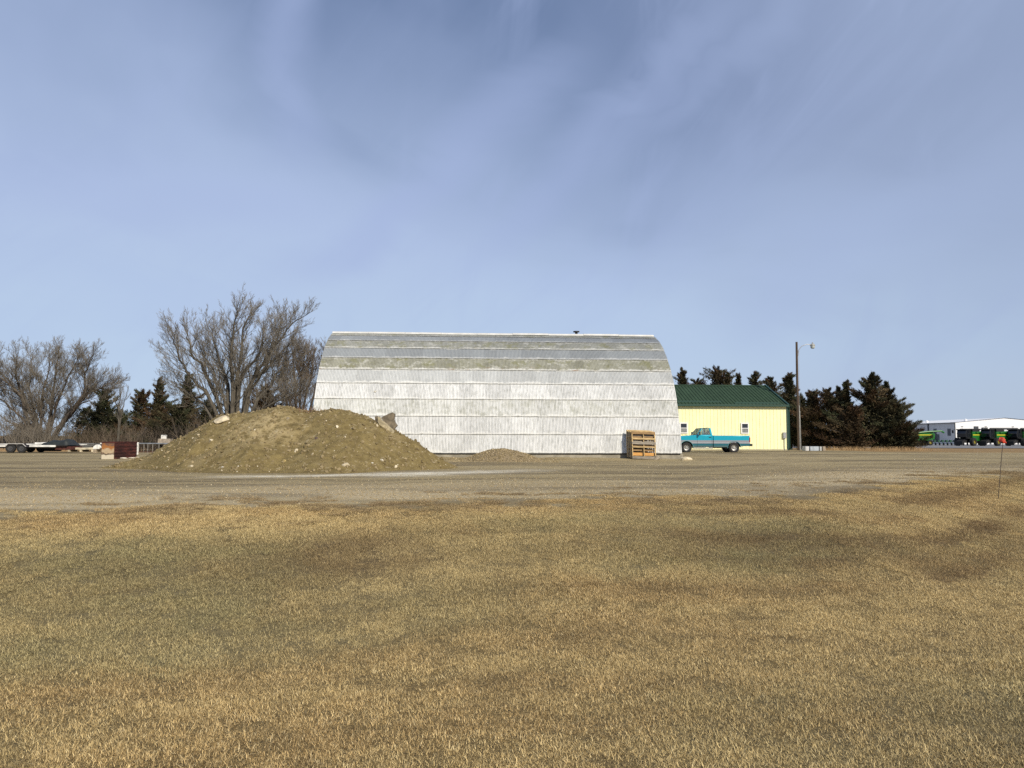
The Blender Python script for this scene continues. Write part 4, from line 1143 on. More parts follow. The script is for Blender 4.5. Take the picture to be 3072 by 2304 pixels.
tb('side_rail', -62, 6.6, 445.2, 446.9, 0, .12, whr); tb('side_rail', 29.5, 55.3, 445.0, 446.9, 0, .12, whr)
tb('side_rail', -62, 72, 444.0, 445.0, 2.05, 2.17, whr)
tb('deck', -62, 66, 445.4, 446.2, .12, 2.05, dkm)
tb('deck_box', 26, 40, 442.4, 444.8, 1.1, 2.0, whr)
tb('frame_beam', -62, 68, 446.9, 448.3, .35, .5, dkm); tb('frame_beam', -62, 68, 446.9, 448.3, 1.65, 1.8, dkm)
tb('front_frame', 53, 69, 446.3, 449.8, .3, 1.9, redb)
tb('tool_box', 33, 47, 447.0, 451.5, 1.5, 2.0, dkm)
m_ = MB(); xa, xb = tx_(60), tx_(87)
m_.add([(xa, .9, tz_(450.0)), (xb, .95, tz_(449.4)), (xb, 1.25, tz_(449.4)), (xa, 1.3, tz_(450.0)), (xa + .1, .9, tz_(447.8)), (xb, .95, tz_(447.4)), (xb, 1.25, tz_(447.4)), (xa + .1, 1.3, tz_(447.8))], [(3, 2, 1, 0), (4, 5, 6, 7), (0, 1, 5, 4), (1, 2, 6, 5), (2, 3, 7, 6), (3, 0, 4, 7)])
m_.build('tongue', cream, tr, bevel=.02)
m_ = MB(); h0 = tx_(86.5); h1 = tx_(93)
m_.prism([(h0, tz_(449.4)), (h0 + .02, tz_(446.6)), (h0 + .22, tz_(444.6)), (h1 - .12, tz_(444.4)), (h1, tz_(446)), (h1 - .02, tz_(449))], .95, 1.25); m_.build('gooseneck_hitch', whr, tr, bevel=.02)
m_ = MB(); m_.tube([(h1 - .1, 1.1, tz_(447.3)), (h1 + .25, 1.1, tz_(446.9))], .06, 8); m_.build('coupler', whr, tr)
m_ = MB(); m_.box((tx_(88.3), 1.1, (tz_(449) + .0) / 2), (.24, .24, tz_(449))); m_.build('jack_stand', mat('tan_wood_block', (.36, .29, .20), .9, var=.3), tr)
m_ = MB(); f0_, f1_ = tx_(7.2), tx_(29.6); zt = tz_(443.5)
m_.prism([(f0_, tz_(447.2)), (f0_ + .22, zt), (f1_ - .30, zt), (f1_, tz_(447.2)), (f1_ - .06, tz_(447.2)), (f1_ - .33, zt - .08), (f0_ + .25, zt - .08), (f0_ + .06, tz_(447.2))], -.30, .02); m_.build('fender', dkm, tr)
m_ = MB(); m_.prism([(f0_ + .03, tz_(446.6)), (f0_ + .23, zt + .012), (f1_ - .31, zt + .012), (f1_ - .03, tz_(446.6)), (f1_ - .10, tz_(446.6)), (f1_ - .35, zt - .03), (f0_ + .27, zt - .03), (f0_ + .10, tz_(446.6))], -.315, -.30); m_.build('fender_trim', mat('pale_fender_edge', (.5, .49, .46), .6), tr)
def wheel(parent, cx, cy, r, wdt, m_t, m_r):
    ty = MB(); ty.lathe([(r * .55, -wdt / 2), (r * .92, -wdt / 2), (r, -wdt * .35), (r, wdt * .35), (r * .92, wdt / 2), (r * .55, wdt / 2)], (cx, cy, r), 'y', 24)
    wo = ty.build('wheel', m_t, parent); autosmooth(wo)
    rm = MB(); rm.lathe([(r * .57, -wdt * .46), (r * .52, -wdt * .3), (r * .22, -wdt * .28), (r * .18, -wdt * .5), (.001, -wdt * .5)], (cx, cy, r), 'y', 18)
    autosmooth(rm.build('rim', m_r, wo)); return wo
rimd = mat('dark_steel_rim', (.09, .09, .09), .5, .3)
for px_ in (12.4, 23.5):
    wheel(tr, tx_(px_), -.12, .375, .24, rub, rimd); wheel(tr, tx_(px_), 2.3, .375, .24, rub, rimd)
for px_ in (34.5, 44.5): pass
# black tarp heap on the deck
m_ = MB()
rr_ = np.random.RandomState(2)
nu, nv = 40, 20
x0, x1 = tx_(38.5), tx_(68.2)
def tarp(u, v):
    x = u
    prof_ = np.interp(u, [0, .04, .12, .3, .5, .72, .82, .95, 1], [0, .42, .52, .75, .80, .85, 1.0, .25, 0])
    e = (1 - abs(2 * v - 1) ** 3.2)
    return prof_ * e ** .5 * (tz_(438.2) - tz_(445.3)) * (1 - .16 * abs(math.sin(7.5 * u + 2 * v))) 
vs = [(x0 + (x1 - x0) * i / nu, .25 + 1.6 * j / nv, tz_(445.3) + tarp(i / nu, j / nv)) for j in range(nv + 1) for i in range(nu + 1)]
m_.add(vs, [(j * (nu + 1) + i, j * (nu + 1) + i + 1, (j + 1) * (nu + 1) + i + 1, (j + 1) * (nu + 1) + i) for j in range(nv) for i in range(nu)])
o = m_.build('tarp_covered_load', mat('dark_tarp', (.022, .026, .025), .55, var=.3, vscale=3, bump=.5, bscale=5), None, loc=(tp.x, YT, tz + .01), smooth=True)
tag(o, 'black tarp draped over a load on the trailer deck', 'tarp')
# grey metal stack behind the tongue
q0 = at(70, 447.6, 66); q1 = at(99, 447.6, 66)
gz = zs(q0.x, 66)
st_ = empty('metal_stack', ((q0.x + q1.x) / 2, 66, gz), 0, 'low flat stack of grey metal behind the trailer tongue', 'metal stack')
for k in range(4):
    m_ = MB(); m_.box((random.uniform(-.15, .15), 0, .25 + k * .14), ((q1.x - q0.x) * random.uniform(.85, 1), 1.2, .11)); m_.build('metal_bundle', mat('dull_grey_metal', (.17, .17, .16), .5, .3, var=.3), st_)
m_ = MB()
for s_ in (-1, 0, 1): m_.box((s_ * (q1.x - q0.x) * .4, 0, .1), (.15, 1.2, .2))
m_.build('bearer', cream, st_)
q0 = at(101, 443.4, 58); q1 = at(119.5, 443.4, 58)
pk = empty('white_plank', ((q0.x + q1.x) / 2, 58, zs(q0.x, 58)), 0, 'thin white plank on two posts behind the red burn box', 'plank')
m_ = MB(); m_.box((0, 0, q0.z - zs(q0.x, 58)), (q1.x - q0.x, .25, .09)); m_.build('board', whr, pk)
for s_ in (-1, 1):
    m_ = MB(); hgt = q0.z - zs(q0.x, 58); m_.box((s_ * .55, 0, hgt / 2 - .02), (.08, .12, hgt - .04)); m_.build('post', dkm, pk)
# old pipe railing
q0 = at(137.8, 443.5, 56); q1 = at(190, 443.5, 56)
zf = zs(q0.x, 56)
pf = empty('pipe_railing', (q0.x, 56, zf), R(1.5), 'low rusty white pipe railing behind the left end of the dirt pile', 'railing')
L_ = q1.x - q0.x; hh = q0.z - zf
m_ = MB(); m_.tube([(0, 0, hh), (L_, 0, hh)], .045, 8); m_.build('top_rail', mat('pale_blue_grey_pipe', (.24, .26, .28), .5, .3, var=.3), pf)
m_ = MB(); m_.tube([(0, 0, .18), (L_, 0, .18)], .03, 6); m_.build('bottom_rail', redb, pf)
stay = MB(); stay.tube([(0, 0, .1), (0, 0, hh)], .022, 6); ms = stay.mesh('stay'); ms.materials.append(mat('pale_stay', (.26, .24, .21), .6, var=.3))
x = .45
while x < L_: link('stay', ms, None, pf, loc=(x, 0, 0)); x += random.uniform(.28, .46)
m_ = MB(); m_.box((0.02, 0, hh / 2 + .04), (.10, .10, hh + .1)); m_.build('end_post', whr, pf)
m_ = MB(); m_.box((L_, 0, hh / 2), (.10, .10, hh)); m_.build('end_post', whr, pf)
q = at(164, 437.0, 62); zf = zs(q.x, 62)
mp = empty('marker_post', (q.x, 62, zf), 0, 'thin post with a small white box top behind the pipe railing', 'post')
m_ = MB(); m_.box((0, 0, (q.z - zf) / 2), (.08, .08, q.z - zf)); m_.build('post', dkm, mp)
m_ = MB(); m_.box((0, 0, q.z - zf), (.40, .2, .32)); m_.build('white_box', whr, mp, bevel=.01)
q = at(165.5, 441.5, 58); q2 = at(165.5, 446, 58)
m_ = MB(); m_.box((0, 0, 0), (.9, .6, .42)); o = m_.build('crate', mat('tan_crate', (.33, .28, .22), .8, var=.3), None, loc=(q.x, 58, q.z), bevel=.01)
cr_ = MB(); zf = zs(q.x, 58)
o2 = MB(); 
for s_ in (-1, 1): o2.box((s_ * .38, 0, (zf - q.z) / 2 - .1), (.08, .5, (q.z - zf) - .2))
o2.build('leg', dkm, o)
tag(o, 'tan crate on legs peeking over the left slope of the dirt pile', 'crate')

# ------------------------------------------------------------------ blocks at the pole
blist = [(803.6, 807.6, 446.3, 451.2, 'small white concrete block beside the light pole', (.55, .55, .54)),
         (808.2, 817.3, 446.4, 451.3, 'wide blue grey concrete block in the middle of the row by the light pole', (.38, .42, .46)),
         (817.8, 820.2, 446.6, 451.2, 'narrow pale block squeezed right of the blue grey block', (.42, .43, .42)),
         (820.8, 824.0, 446.4, 451.2, 'tan block at the right end of the row by the light pole', (.30, .25, .19))]
for a_, b_, t0, t1, lb, c_ in blist:
    p0, p1 = at(a_, t1, 63), at(b_, t1, 63); zt = at(a_, t0, 63).z; zf = zs(p0.x, 63)
    m_ = MB(); m_.box((0, 0, (zt - zf) / 2), (p1.x - p0.x - .03, .7, zt - zf))
    tag(m_.build('concrete_block', mat('block_paint', c_, .8, var=.2, vscale=3), None, loc=((p0.x + p1.x) / 2, 63, zf), rot=(0, 0, R(random.uniform(-3, 3))), bevel=.02), lb, 'block', 'blocks beside the light pole')

# ------------------------------------------------------------------ marker flag on the lawn
FD = 16.2
b0_ = at(997.4, 487, FD); zf = zs(b0_.x, FD)
t0_ = at(1003.2, 437.5, FD)
fg = empty('marker_flag', (b0_.x, FD, zf), 0, 'thin leaning wire stake with a small red orange flag on the lawn at right', 'marker flag')
m_ = MB(); dx_ = t0_.x - b0_.x; hh = t0_.z - zf
m_.tube([(0, 0, -.05), (dx_ * .8, .02, hh * .72), (dx_ + .0, .02, hh * .9), (dx_ + .0, .02, hh)], .0062, 6); m_.build('wire_stake', mat('brown_wire', (.06, .045, .035), .7), fg)
m_ = MB(); nf_ = 10
vs = []
for i in range(nf_ + 1):
    for j in range(5):
        u = i / nf_; v = j / 4
        vs.append((dx_ - .068 + .136 * u + .01 * math.sin(9 * v), .02 + .03 * math.sin(8 * u + 2 * v), hh - .01 + .02 * math.sin(5 * u) - .125 * v * (1 - .3 * abs(2 * u - 1))))
m_.add(vs, [(i * 5 + j, i * 5 + j + 1, (i + 1) * 5 + j + 1, (i + 1) * 5 + j) for i in range(nf_) for j in range(4)])
o = m_.build('flag', mat('red_orange_plastic', (.55, .06, .03), .5, var=.15, vscale=20), fg, smooth=True)
sf = o.modifiers.new('thick', 'SOLIDIFY'); sf.thickness = .002

# ------------------------------------------------------------------ far warehouse
WD = 250.0
wc = at(955.8, 446, WD); wz = zs(wc.x, WD)
wh = empty('warehouse', (wc.x, WD, wz), 0, 'long white metal warehouse with a shaded side far behind the green combines', 'warehouse')
wwm = mat('bright_white_cladding', (.80, .80, .80), .5, var=.05, vscale=.3)
wgm = mat('shaded_cladding', (.62, .59, .56), .6, var=.06, vscale=.3)  # side wall turned from the sun, its shade put into a greyer colour
eh = at(955.8, 422.4, WD).z - wz; ph = at(1005.5, 418.0, WD).z - wz; wl = at(909, 440, 281).x - wc.x
hw = at(1005.5, 440, WD).x - wc.x
DL = 46
ang = math.atan2(wl, 31)
m_ = MB(); m_.prism([(0, 0), (0, eh), (hw, ph), (2 * hw, eh), (2 * hw, 0)], 0, .3); m_.build('front_wall', wwm, wh)
m_ = MB(); m_.add([(0, 0, 0), (wl / 31 * DL, DL, 0), (wl / 31 * DL, DL, eh), (0, 0, eh), (.3, .35, 0), (.3 + wl / 31 * DL, DL, 0), (.3 + wl / 31 * DL, DL, eh), (.3, .35, eh)], [(0, 1, 2, 3), (7, 6, 5, 4), (0, 3, 7, 4), (1, 5, 6, 2), (3, 2, 6, 7)]); m_.build('side_wall', wgm, wh)
m_ = MB(); m_.add([(2 * hw, .3, 0), (2 * hw + wl / 31 * DL, DL, 0), (2 * hw + wl / 31 * DL, DL, eh), (2 * hw, .3, eh)], [(0, 1, 2, 3)]); m_.build('side_wall', wwm, wh)
sx = wl / 31 * DL
m_ = MB(); m_.add([(-.3, -.3, eh + .05), (hw, -.3, ph + .1), (hw + sx, DL, ph + .1), (sx - .3, DL, eh + .05), (2 * hw + .3, -.3, eh + .05), (2 * hw + sx + .3, DL, eh + .05)], [(0, 1, 2, 3), (1, 4, 5, 2)]); m_.build('roof', wwm, wh)
dg = mat('dark_grey_trim', (.06, .065, .07), .6)
m_ = MB(); m_.bar((-.35, -.3, eh - .1), (sx - .35, DL, eh - .1), .16, .18); m_.build('eave_gutter', dg, wh)
m_ = MB(); m_.box((-.1, -.1, eh / 2), (.22, .22, eh)); m_.build('corner_trim', dg, wh)
for px_ in (957, 985, 1012, 1040): pass
def wy(px): 
    # distance along the side wall for a pixel column
    best = min(np.linspace(0, DL, 400), key=lambda d: abs(((wc.x + wl / 31 * d) / (WD + d)) * F + 512 - px))
    return best
dsp = wy(928)
m_ = MB(); m_.box((wl / 31 * dsp - .15, dsp, eh / 2), (.25, .5, eh)); m_.build('downspout', dg, wh)
wgl = mat('far_window_glass', (.05, .055, .065), .4)
for px_ in (921.3, 934.7, 948.7):
    d = wy(px_); z = at(px_, 432.2, WD + d).z - wz
    m_ = MB(); m_.box((wl / 31 * d - .06, d, z), (.14, 1.9, 2.4)); fo_ = m_.build('window', mat('window_frame_grey', (.22, .22, .23), .6), wh)
    m_ = MB(); m_.box((wl / 31 * d - .13, d, z), (.06, 1.5, 2.0)); m_.build('pane', wgl, fo_)
d = wy(935.5); m_ = MB()
for k in range(6): m_.box((wl / 31 * d - .1, d - 1.8 + k * .7, 2.0), (.12, .35, 2.6))
m_.build('louvre', dg, wh)
m_ = MB(); m_.box((wl / 31 * wy(915.8) - .2, wy(915.8), at(915.8, 430, 270).z - wz), (.4, 1.0, .8)); m_.build('wall_light', wwm, wh)
def wx(px): return at(px, 440, WD).x - wc.x
def wzz(py, px=1000): return at(px, py, WD).z - wz
m_ = MB(); m_.box(((wx(974.3) + wx(978.7)) / 2, -.05, wzz(431)), (wx(978.7) - wx(974.3), .2, 3.0)); m_.build('window', wgl, wh)
m_ = MB(); m_.box((wx(984.7), -.3, wzz(428.6)), (1.6, .6, .7)); m_.build('wall_light', dg, wh)
m_ = MB(); m_.box((wx(1023.5), -.3, wzz(428.9)), (1.6, .6, .7)); m_.build('wall_light', dg, wh)
m_ = MB(); m_.box(((wx(990.3) + wx(1018)) / 2, -.08, wzz(428.5)), (wx(1018) - wx(990.3), .2, .45)); m_.box((wx(1018), -.08, wzz(428.5) / 2), (.45, .2, wzz(428.5))); m_.box((wx(990.3), -.08, wzz(428.5) / 2), (.45, .2, wzz(428.5)))
m_.build('door_frame', dg, wh)
m_ = MB(); m_.box(((wx(990.3) + wx(1018)) / 2, -.03, wzz(428.5) / 2 - .2), (wx(1018) - wx(990.3) - .5, .1, wzz(428.5) - .5)); m_.build('overhead_door', mat('off_white_door', (.74, .74, .74), .5), wh)
for px_ in (915.5, 953): 
    d = wy(px_); m_ = MB(); m_.lathe([(.001, 0), (.45, 0), (.45, .7), (.001, .9)], (wl / 31 * d + 4, d, eh + .35), n=10); m_.build('roof_vent', wwm, wh)

# ------------------------------------------------------------------ combines
gpaint = mat('bright_green_paint', (.015, .14, .022), .4, var=.15, vscale=1, coat=.3)
ypaint = mat('yellow_paint', (.75, .62, .03), .4, var=.05)
cglass = mat('dark_cab_glass', (.012, .014, .018), .12, spec=.7)
cblk = mat('matt_black_machine', (.014, .014, .015), .7)
ctyre = mat('big_tyre_rubber', (.018, .018, .018), .9)
def combine(label, loc, rz):
    t = empty('combine_harvester', loc, rz, label, 'combine', 'green combines parked in front of the warehouse')
    # local: front at -x, camera side -y
    m_ = MB(); m_.prism([(-.9, 1.2), (-.9, 3.3), (4.2, 3.35), (4.9, 2.7), (4.7, 1.5), (3.0, 1.1)], -1.45, 1.45); m_.build('body', gpaint, t, bevel=.08)
    m_ = MB(); m_.prism([(-.7, 3.3), (-1.0, 4.0), (2.2, 4.0), (1.9, 3.3)], -1.4, 1.4); m_.build('grain_tank', cblk, t, bevel=.03)
    m_ = MB(); m_.box((1.6, -1.47, 2.55), (5.0, .05, .15)); m_.box((1.6, 1.47, 2.55), (5.0, .05, .15)); m_.build('yellow_stripe', ypaint, t)
    m_ = MB(); m_.prism([(-2.75, 2.0), (-3.0, 2.9), (-2.55, 3.75), (-1.0, 3.75), (-1.0, 1.9)], -.95, .95); m_.build('cab', cglass, t, bevel=.06)
    m_ = MB(); m_.box((-1.8, 0, 3.83), (2.3, 2.2, .16)); m_.build('cab_roof', cblk, t, bevel=.05)
    m_ = MB()
    for s_ in (-1, 1):
        m_.bar((-2.6, s_ * .97, 3.75), (-2.78, s_ * .97, 2.0), .09); m_.bar((-1.05, s_ * .98, 3.75), (-1.05, s_ * .98, 1.9), .12)
        m_.bar((-2.7, s_ * .97, 1.95), (-1.0, s_ * .97, 1.95), .1)
        m_.build('cab_frame', cblk, t); m_ = MB()
    m_ = MB(); m_.box((-1.9, -1.15, 1.75), (1.6, .45, .08)); m_.bar((-1.3, -1.35, 1.75), (-1.5, -1.7, .5), .07); m_.bar((-1.9, -1.35, 1.75), (-2.1, -1.7, .5), .07); m_.bar((-2.6, -1.35, 1.8), (-2.6, -1.35, 2.8), .05); m_.bar((-2.6, -1.35, 2.8), (-1.2, -1.35, 2.8), .05)
    for k in range(4): m_.bar((-1.35 - .04 * k, -1.40 - .08 * k, 1.5 - .28 * k), (-1.95 - .04 * k, -1.40 - .08 * k, 1.5 - .28 * k), .06)
    m_.build('ladder', cblk, t)
    m_ = MB(); m_.prism([(-3.9, .35), (-3.9, 1.0), (-1.4, 2.0), (-1.0, 1.3)], -.75, .75); m_.box((-4.0, 0, .65), (.3, 1.9, .9)); m_.build('feeder_house', cblk, t, bevel=.03)
    m_ = MB(); m_.tube([(.2, -1.55, 3.05), (3.2, -1.62, 3.35), (6.4, -1.62, 3.5)], .20, 10); m_.tube([(6.3, -1.62, 3.5), (6.9, -1.62, 3.1)], .22, 8); autosmooth(m_.build('unloading_auger', gpaint, t))
    m_ = MB(); m_.box((1.5, 0, 1.0), (4.2, 2.0, .5)); m_.tube([(-1.3, -1.6, .95), (-1.3, 1.6, .95)], .25, 8); m_.tube([(3.6, -1.3, .7), (3.6, 1.3, .7)], .15, 8); m_.build('chassis', cblk, t)
    for s_ in (-1, 1):
        ty = MB(); ty.lathe([(.45, -.35), (.85, -.38), (.95, -.3), (.95, .3), (.85, .38), (.45, .35)], (-1.3, s_ * 1.75, .95), 'y', 22); wo = ty.build('wheel', ctyre, t); autosmooth(wo)
        rm = MB(); rm.lathe([(.48, s_ * .33), (.4, s_ * .12), (.15, s_ * .1), (.001, s_ * .22)], (-1.3, s_ * 1.75, .95), 'y', 16); rm.build('rim', mat('dusty_yellow_rim', (.22, .18, .02), .6), wo)
        ty = MB(); ty.lathe([(.33, -.22), (.6, -.25), (.68, -.18), (.68, .18), (.6, .25), (.33, .22)], (3.6, s_ * 1.35, .68), 'y', 20); wo = ty.build('wheel', ctyre, t); autosmooth(wo)
        rm = MB(); rm.lathe([(.35, s_ * .2), (.3, s_ * .08), (.001, s_ * .12)], (3.6, s_ * 1.35, .68), 'y', 14); rm.build('rim', mat('dusty_yellow_rim', (.22, .18, .02), .6), wo)
    for s_ in (-1, 1):
        m_ = MB(); m_.bar((-2.5, s_ * .9, 3.7), (-3.1, s_ * 1.75, 3.75), .07); m_.box((-3.1, s_ * 1.75, 3.3), (.12, .35, .7)); m_.build('mirror', cblk, t)
    m_ = MB(); m_.tube([(-1.6, .5, 3.9), (-1.6, .5, 4.5)], .04, 5); m_.box((-1.6, .5, 4.5), (.5, .3, .12)); m_.build('antenna', cblk, t)
    return t
def copy_tree(o, parent=None):
    c = o.copy(); COL.objects.link(c); c.parent = parent
    if parent is not None: c.matrix_parent_inverse = o.matrix_parent_inverse
    for ch in o.children: copy_tree(ch, c)
    return c
CY = 192
cb = [(969, 'leftmost combine facing the viewer of the row before the white warehouse wall'),
      (993, 'combine second from the left in the row behind the red marker flag'),
      (1020, 'combine third from the left in the row at the right picture edge'),
      (1047, 'combine at the right end of the row partly out of the picture')]
first = None
for px_, lb in cb:
    p = at(px_, 446, CY); loc = (p.x, CY, zs(p.x, CY))
    if first is None: first = combine(lb, loc, R(30)); t = first; t.scale = (1.1, 1.1, 1.06)
    else:
        t = copy_tree(first); t.location = loc; t['label'] = lb
    t.rotation_euler.z = R(28 + random.uniform(-3, 3))
t = copy_tree(first); p = at(912, 446, 200); t.location = (p.x, 200, zs(p.x, 200)); t.rotation_euler.z = R(4); t['label'] = 'green combine with a long raised auger half hidden by the last cedar'
# green tillage implement
p = at(940, 446, 205); zf = zs(p.x, 205)
im = empty('tillage_implement', (p.x, 205, zf), R(4), 'low dark green field implement before the shaded warehouse wall', 'farm implement')
dgp = mat('deep_green_paint', (.012, .075, .035), .5)
m_ = MB(); m_.box((0, 0, 1.0), (15.5, .15, .15)); m_.box((0, 1.5, 1.0), (15.5, .15, .15)); m_.box((0, .75, 1.05), (.2, 4, .2)); m_.build('tool_bar', dgp, im)
for k in range(14):
    x = -7.2 + k * 1.1
    m_ = MB(); m_.box((x, -.3, 1.15), (.45, .6, .5)); m_.bar((x, -.3, 1.0), (x, -.8, .35), .1); m_.build('row_unit', dgp, im)
    m_ = MB(); m_.lathe([(.001, -.04), (.36, -.05), (.36, .05), (.001, .04)], (x, -.8, .36), 'x', 12); m_.build('disc', cblk, im)


# ------------------------------------------------------------------ bare trees
def grow(mb, twig, p, d, L, r, depth, rng, up=.12, spread=.55, kids=5, wob=.16):
    """one branch as a bent tapering tube with side branches"""
    nseg = 4 if depth < 2 else 3
    pts = [p]; dirs = [d]
    q, dd = p.copy(), d.copy()
    for i in range(nseg):
        dd = (dd + Vector((rng.gauss(0, wob), rng.gauss(0, wob), rng.gauss(0, wob) + up))).normalized()
        q = q + dd * (L / nseg); pts.append(q.copy()); dirs.append(dd.copy())
    rad = [r * (1 - .80 * i / nseg) for i in range(nseg + 1)]
    (mb if depth < 2 else twig).tube(pts, rad, 5 if depth < 2 else 3, cap=False)
    if depth >= 4 or L < .28: return
    nk = kids if depth > 0 else kids + 2
    for k in range(nk):
        t = .18 + .80 * (k + rng.random()) / nk
        i = min(int(t * nseg), nseg - 1); f_ = t * nseg - i
        bp = pts[i].lerp(pts[i + 1], f_); bd = dirs[i + 1]
        ax = Vector((rng.gauss(0, 1), rng.gauss(0, 1), rng.gauss(0, 1)))
        ax = (ax - bd * ax.dot(bd)).normalized()
        a = spread * rng.uniform(.6, 1.25)
        nd = (bd * math.cos(a) + ax * math.sin(a)).normalized()
        grow(mb, twig, bp, nd, L * rng.uniform(.42, .68) * (1 - .35 * t), max(rad[i] * .55, .008), depth + 1, rng, up, spread, kids, wob)
def bare_tree(label, Y, stems, base_px, seed, m_b, m_t, depth_jit=2.5, kids=5, minr=.02, conv=None, first_children=7, cl=1.0, r0=.24, up=.12, start_depth=1, spread=.55, group=None, twl=1.0):
    """stems: polylines of picture points (at distance Y) followed in 3-D with their own depth"""
    rng = random.Random(seed)
    b_ = at(base_px[0], base_px[1], Y); zf = zs(b_.x, Y)
    t = empty('bare_tree', (b_.x, Y, zf), 0, label, 'tree', group)
    O = Vector((b_.x, Y, zf))
    tk, lim, tw = MB(), MB(), MB()
    for si, st_ in enumerate(stems):
        yo = rng.uniform(-depth_jit, depth_jit)
        pts = []
        n = len(st_['p'])
        for i, (u, v) in enumerate(st_['p']):
            f_ = i / (n - 1)
            px_, py2 = conv(u, v)
            pp = at(px_, py2, Y + yo * f_ ** 1.2) - O
            if i == 0 and st_.get('root', True): pp.z = -.1
            pts.append(pp)
        # refine with a little wobble
        fine = [pts[0]]
        for i in range(n - 1):
            for k in (1, 2, 3):
                q = pts[i].lerp(pts[i + 1], k / 3)
                if k < 3: q += Vector((rng.gauss(0, .07), rng.gauss(0, .07), rng.gauss(0, .05)))
                fine.append(q)
        m_n = len(fine); r_ = st_.get('r', r0)
        rad = [max(minr, r_ * (1 - .9 * (i / (m_n - 1)) ** .8)) for i in range(m_n)]
        cut = max(2, m_n // 3)
        tk.tube(fine[:cut + 1], rad[:cut + 1], 8, cap=False); lim.tube(fine[cut:], rad[cut:], 6, cap=False)
        tot = sum((fine[i + 1] - fine[i]).length for i in range(m_n - 1))
        nk = int(tot * first_children / 3.0)
        for k in range(nk):
            tpos = st_.get('from', .15) + (1 - st_.get('from', .15)) * (k + rng.random()) / nk
            i = min(int(tpos * (m_n - 1)), m_n - 2); f_ = tpos * (m_n - 1) - i
            bp = fine[i].lerp(fine[i + 1], f_); bd = (fine[i + 1] - fine[i]).normalized()
            ax = Vector((rng.gauss(0, 1), rng.gauss(0, 1), rng.gauss(0, .6)))
            ax = (ax - bd * ax.dot(bd)).normalized()
            a = rng.uniform(.35, .85)
            nd = (bd * math.cos(a) + ax * math.sin(a)).normalized()
            L = cl * rng.uniform(.7, 1.6) * (1.2 - .78 * tpos) * min(tot * .26, 2.2)
            grow(lim, tw, bp, nd, L, max(rad[i] * .30, minr * .6), start_depth, rng, up, spread, kids)
    tk.build('trunk', m_b, t, smooth=True)
    lim.build('limb', m_b, t, smooth=True)
    o = tw.build('twig_crown', m_t, t)
    return t, len(tw.f)
barkg = mat('grey_brown_bark', (.095, .083, .064), .95, var=.45, vscale=2.5, stretch=(3, 3, .7), bump=.5)
twigg = mat('grey_tan_twigs', (.165, .145, .115), .9, var=.25, vscale=1)
barkd = mat('dark_bark', (.085, .068, .052), .95, var=.4, vscale=2.5, bump=.4)
twigd = mat('brown_twigs', (.135, .105, .075), .9, var=.3, vscale=1)
c2 = lambda u, v: ((450 + (980 + (u - 980) * .90) / 3.77) / 3, (840 + (1500 + (v - 1500) * .90) / 3.77) / 3)
c1_ = lambda u, v: (((450 + (u - 450) * .93) / 3.77) / 3, (980 + (1400 + (v - 1400) * .93) / 3.77) / 3)
big = [dict(p=[(930, 1700), (935, 1200), (900, 880), (930, 560), (960, 330), (1010, 110)], r=.21, **{'from': .14}),
       dict(p=[(960, 1700), (975, 1150), (1040, 750), (1060, 450), (1130, 300), (1170, 240)], r=.18, **{'from': .14}),
       dict(p=[(985, 1700), (1090, 1280), (1240, 960), (1420, 700), (1510, 480), (1530, 250)], r=.21, **{'from': .28}),
       dict(p=[(1000, 1700), (1130, 1290), (1290, 1010), (1470, 640), (1680, 380), (1900, 240)], r=.18, **{'from': .45}),
       dict(p=[(950, 1700), (870, 1150), (760, 850), (680, 560), (640, 420)], r=.20, **{'from': .12}),
       dict(p=[(930, 1700), (720, 1290), (560, 960), (400, 740), (350, 560), (380, 430)], r=.20, **{'from': .12}),
       dict(p=[(920, 1700), (640, 1330), (420, 1060), (260, 840), (190, 620), (220, 430)], r=.18, **{'from': .12}),
       dict(p=[(980, 1700), (1010, 1100), (1150, 900), (1280, 720), (1320, 480), (1320, 400)], r=.18, **{'from': .12}),
       dict(p=[(1010, 1700), (1230, 1350), (1450, 1080), (1620, 850), (1740, 700)], r=.18, **{'from': .14}),
       dict(p=[(1000, 1700), (1180, 1100), (1400, 900), (1560, 720), (1640, 620)], r=.15, **{'from': .12}),
       dict(p=[(900, 1700), (560, 1380), (380, 1250), (230, 1180), (190, 1050)], r=.13, **{'from': .12}),
       dict(p=[(950, 1700), (820, 1300), (700, 1000), (560, 780), (480, 560)], r=.15, **{'from': .12}),
       dict(p=[(1020, 1700), (1300, 1450), (1500, 1350), (1700, 1270), (1860, 1220)], r=.12, **{'from': .12})]
t_, nt_ = bare_tree('largest bare tree with many spreading stems rising behind the dirt pile', 58, big, (237, 452), 4, barkg, twigg, 2.6, 5, .020, c2, 9, .95, .24, .14)
print('big tree twigs', nt_)
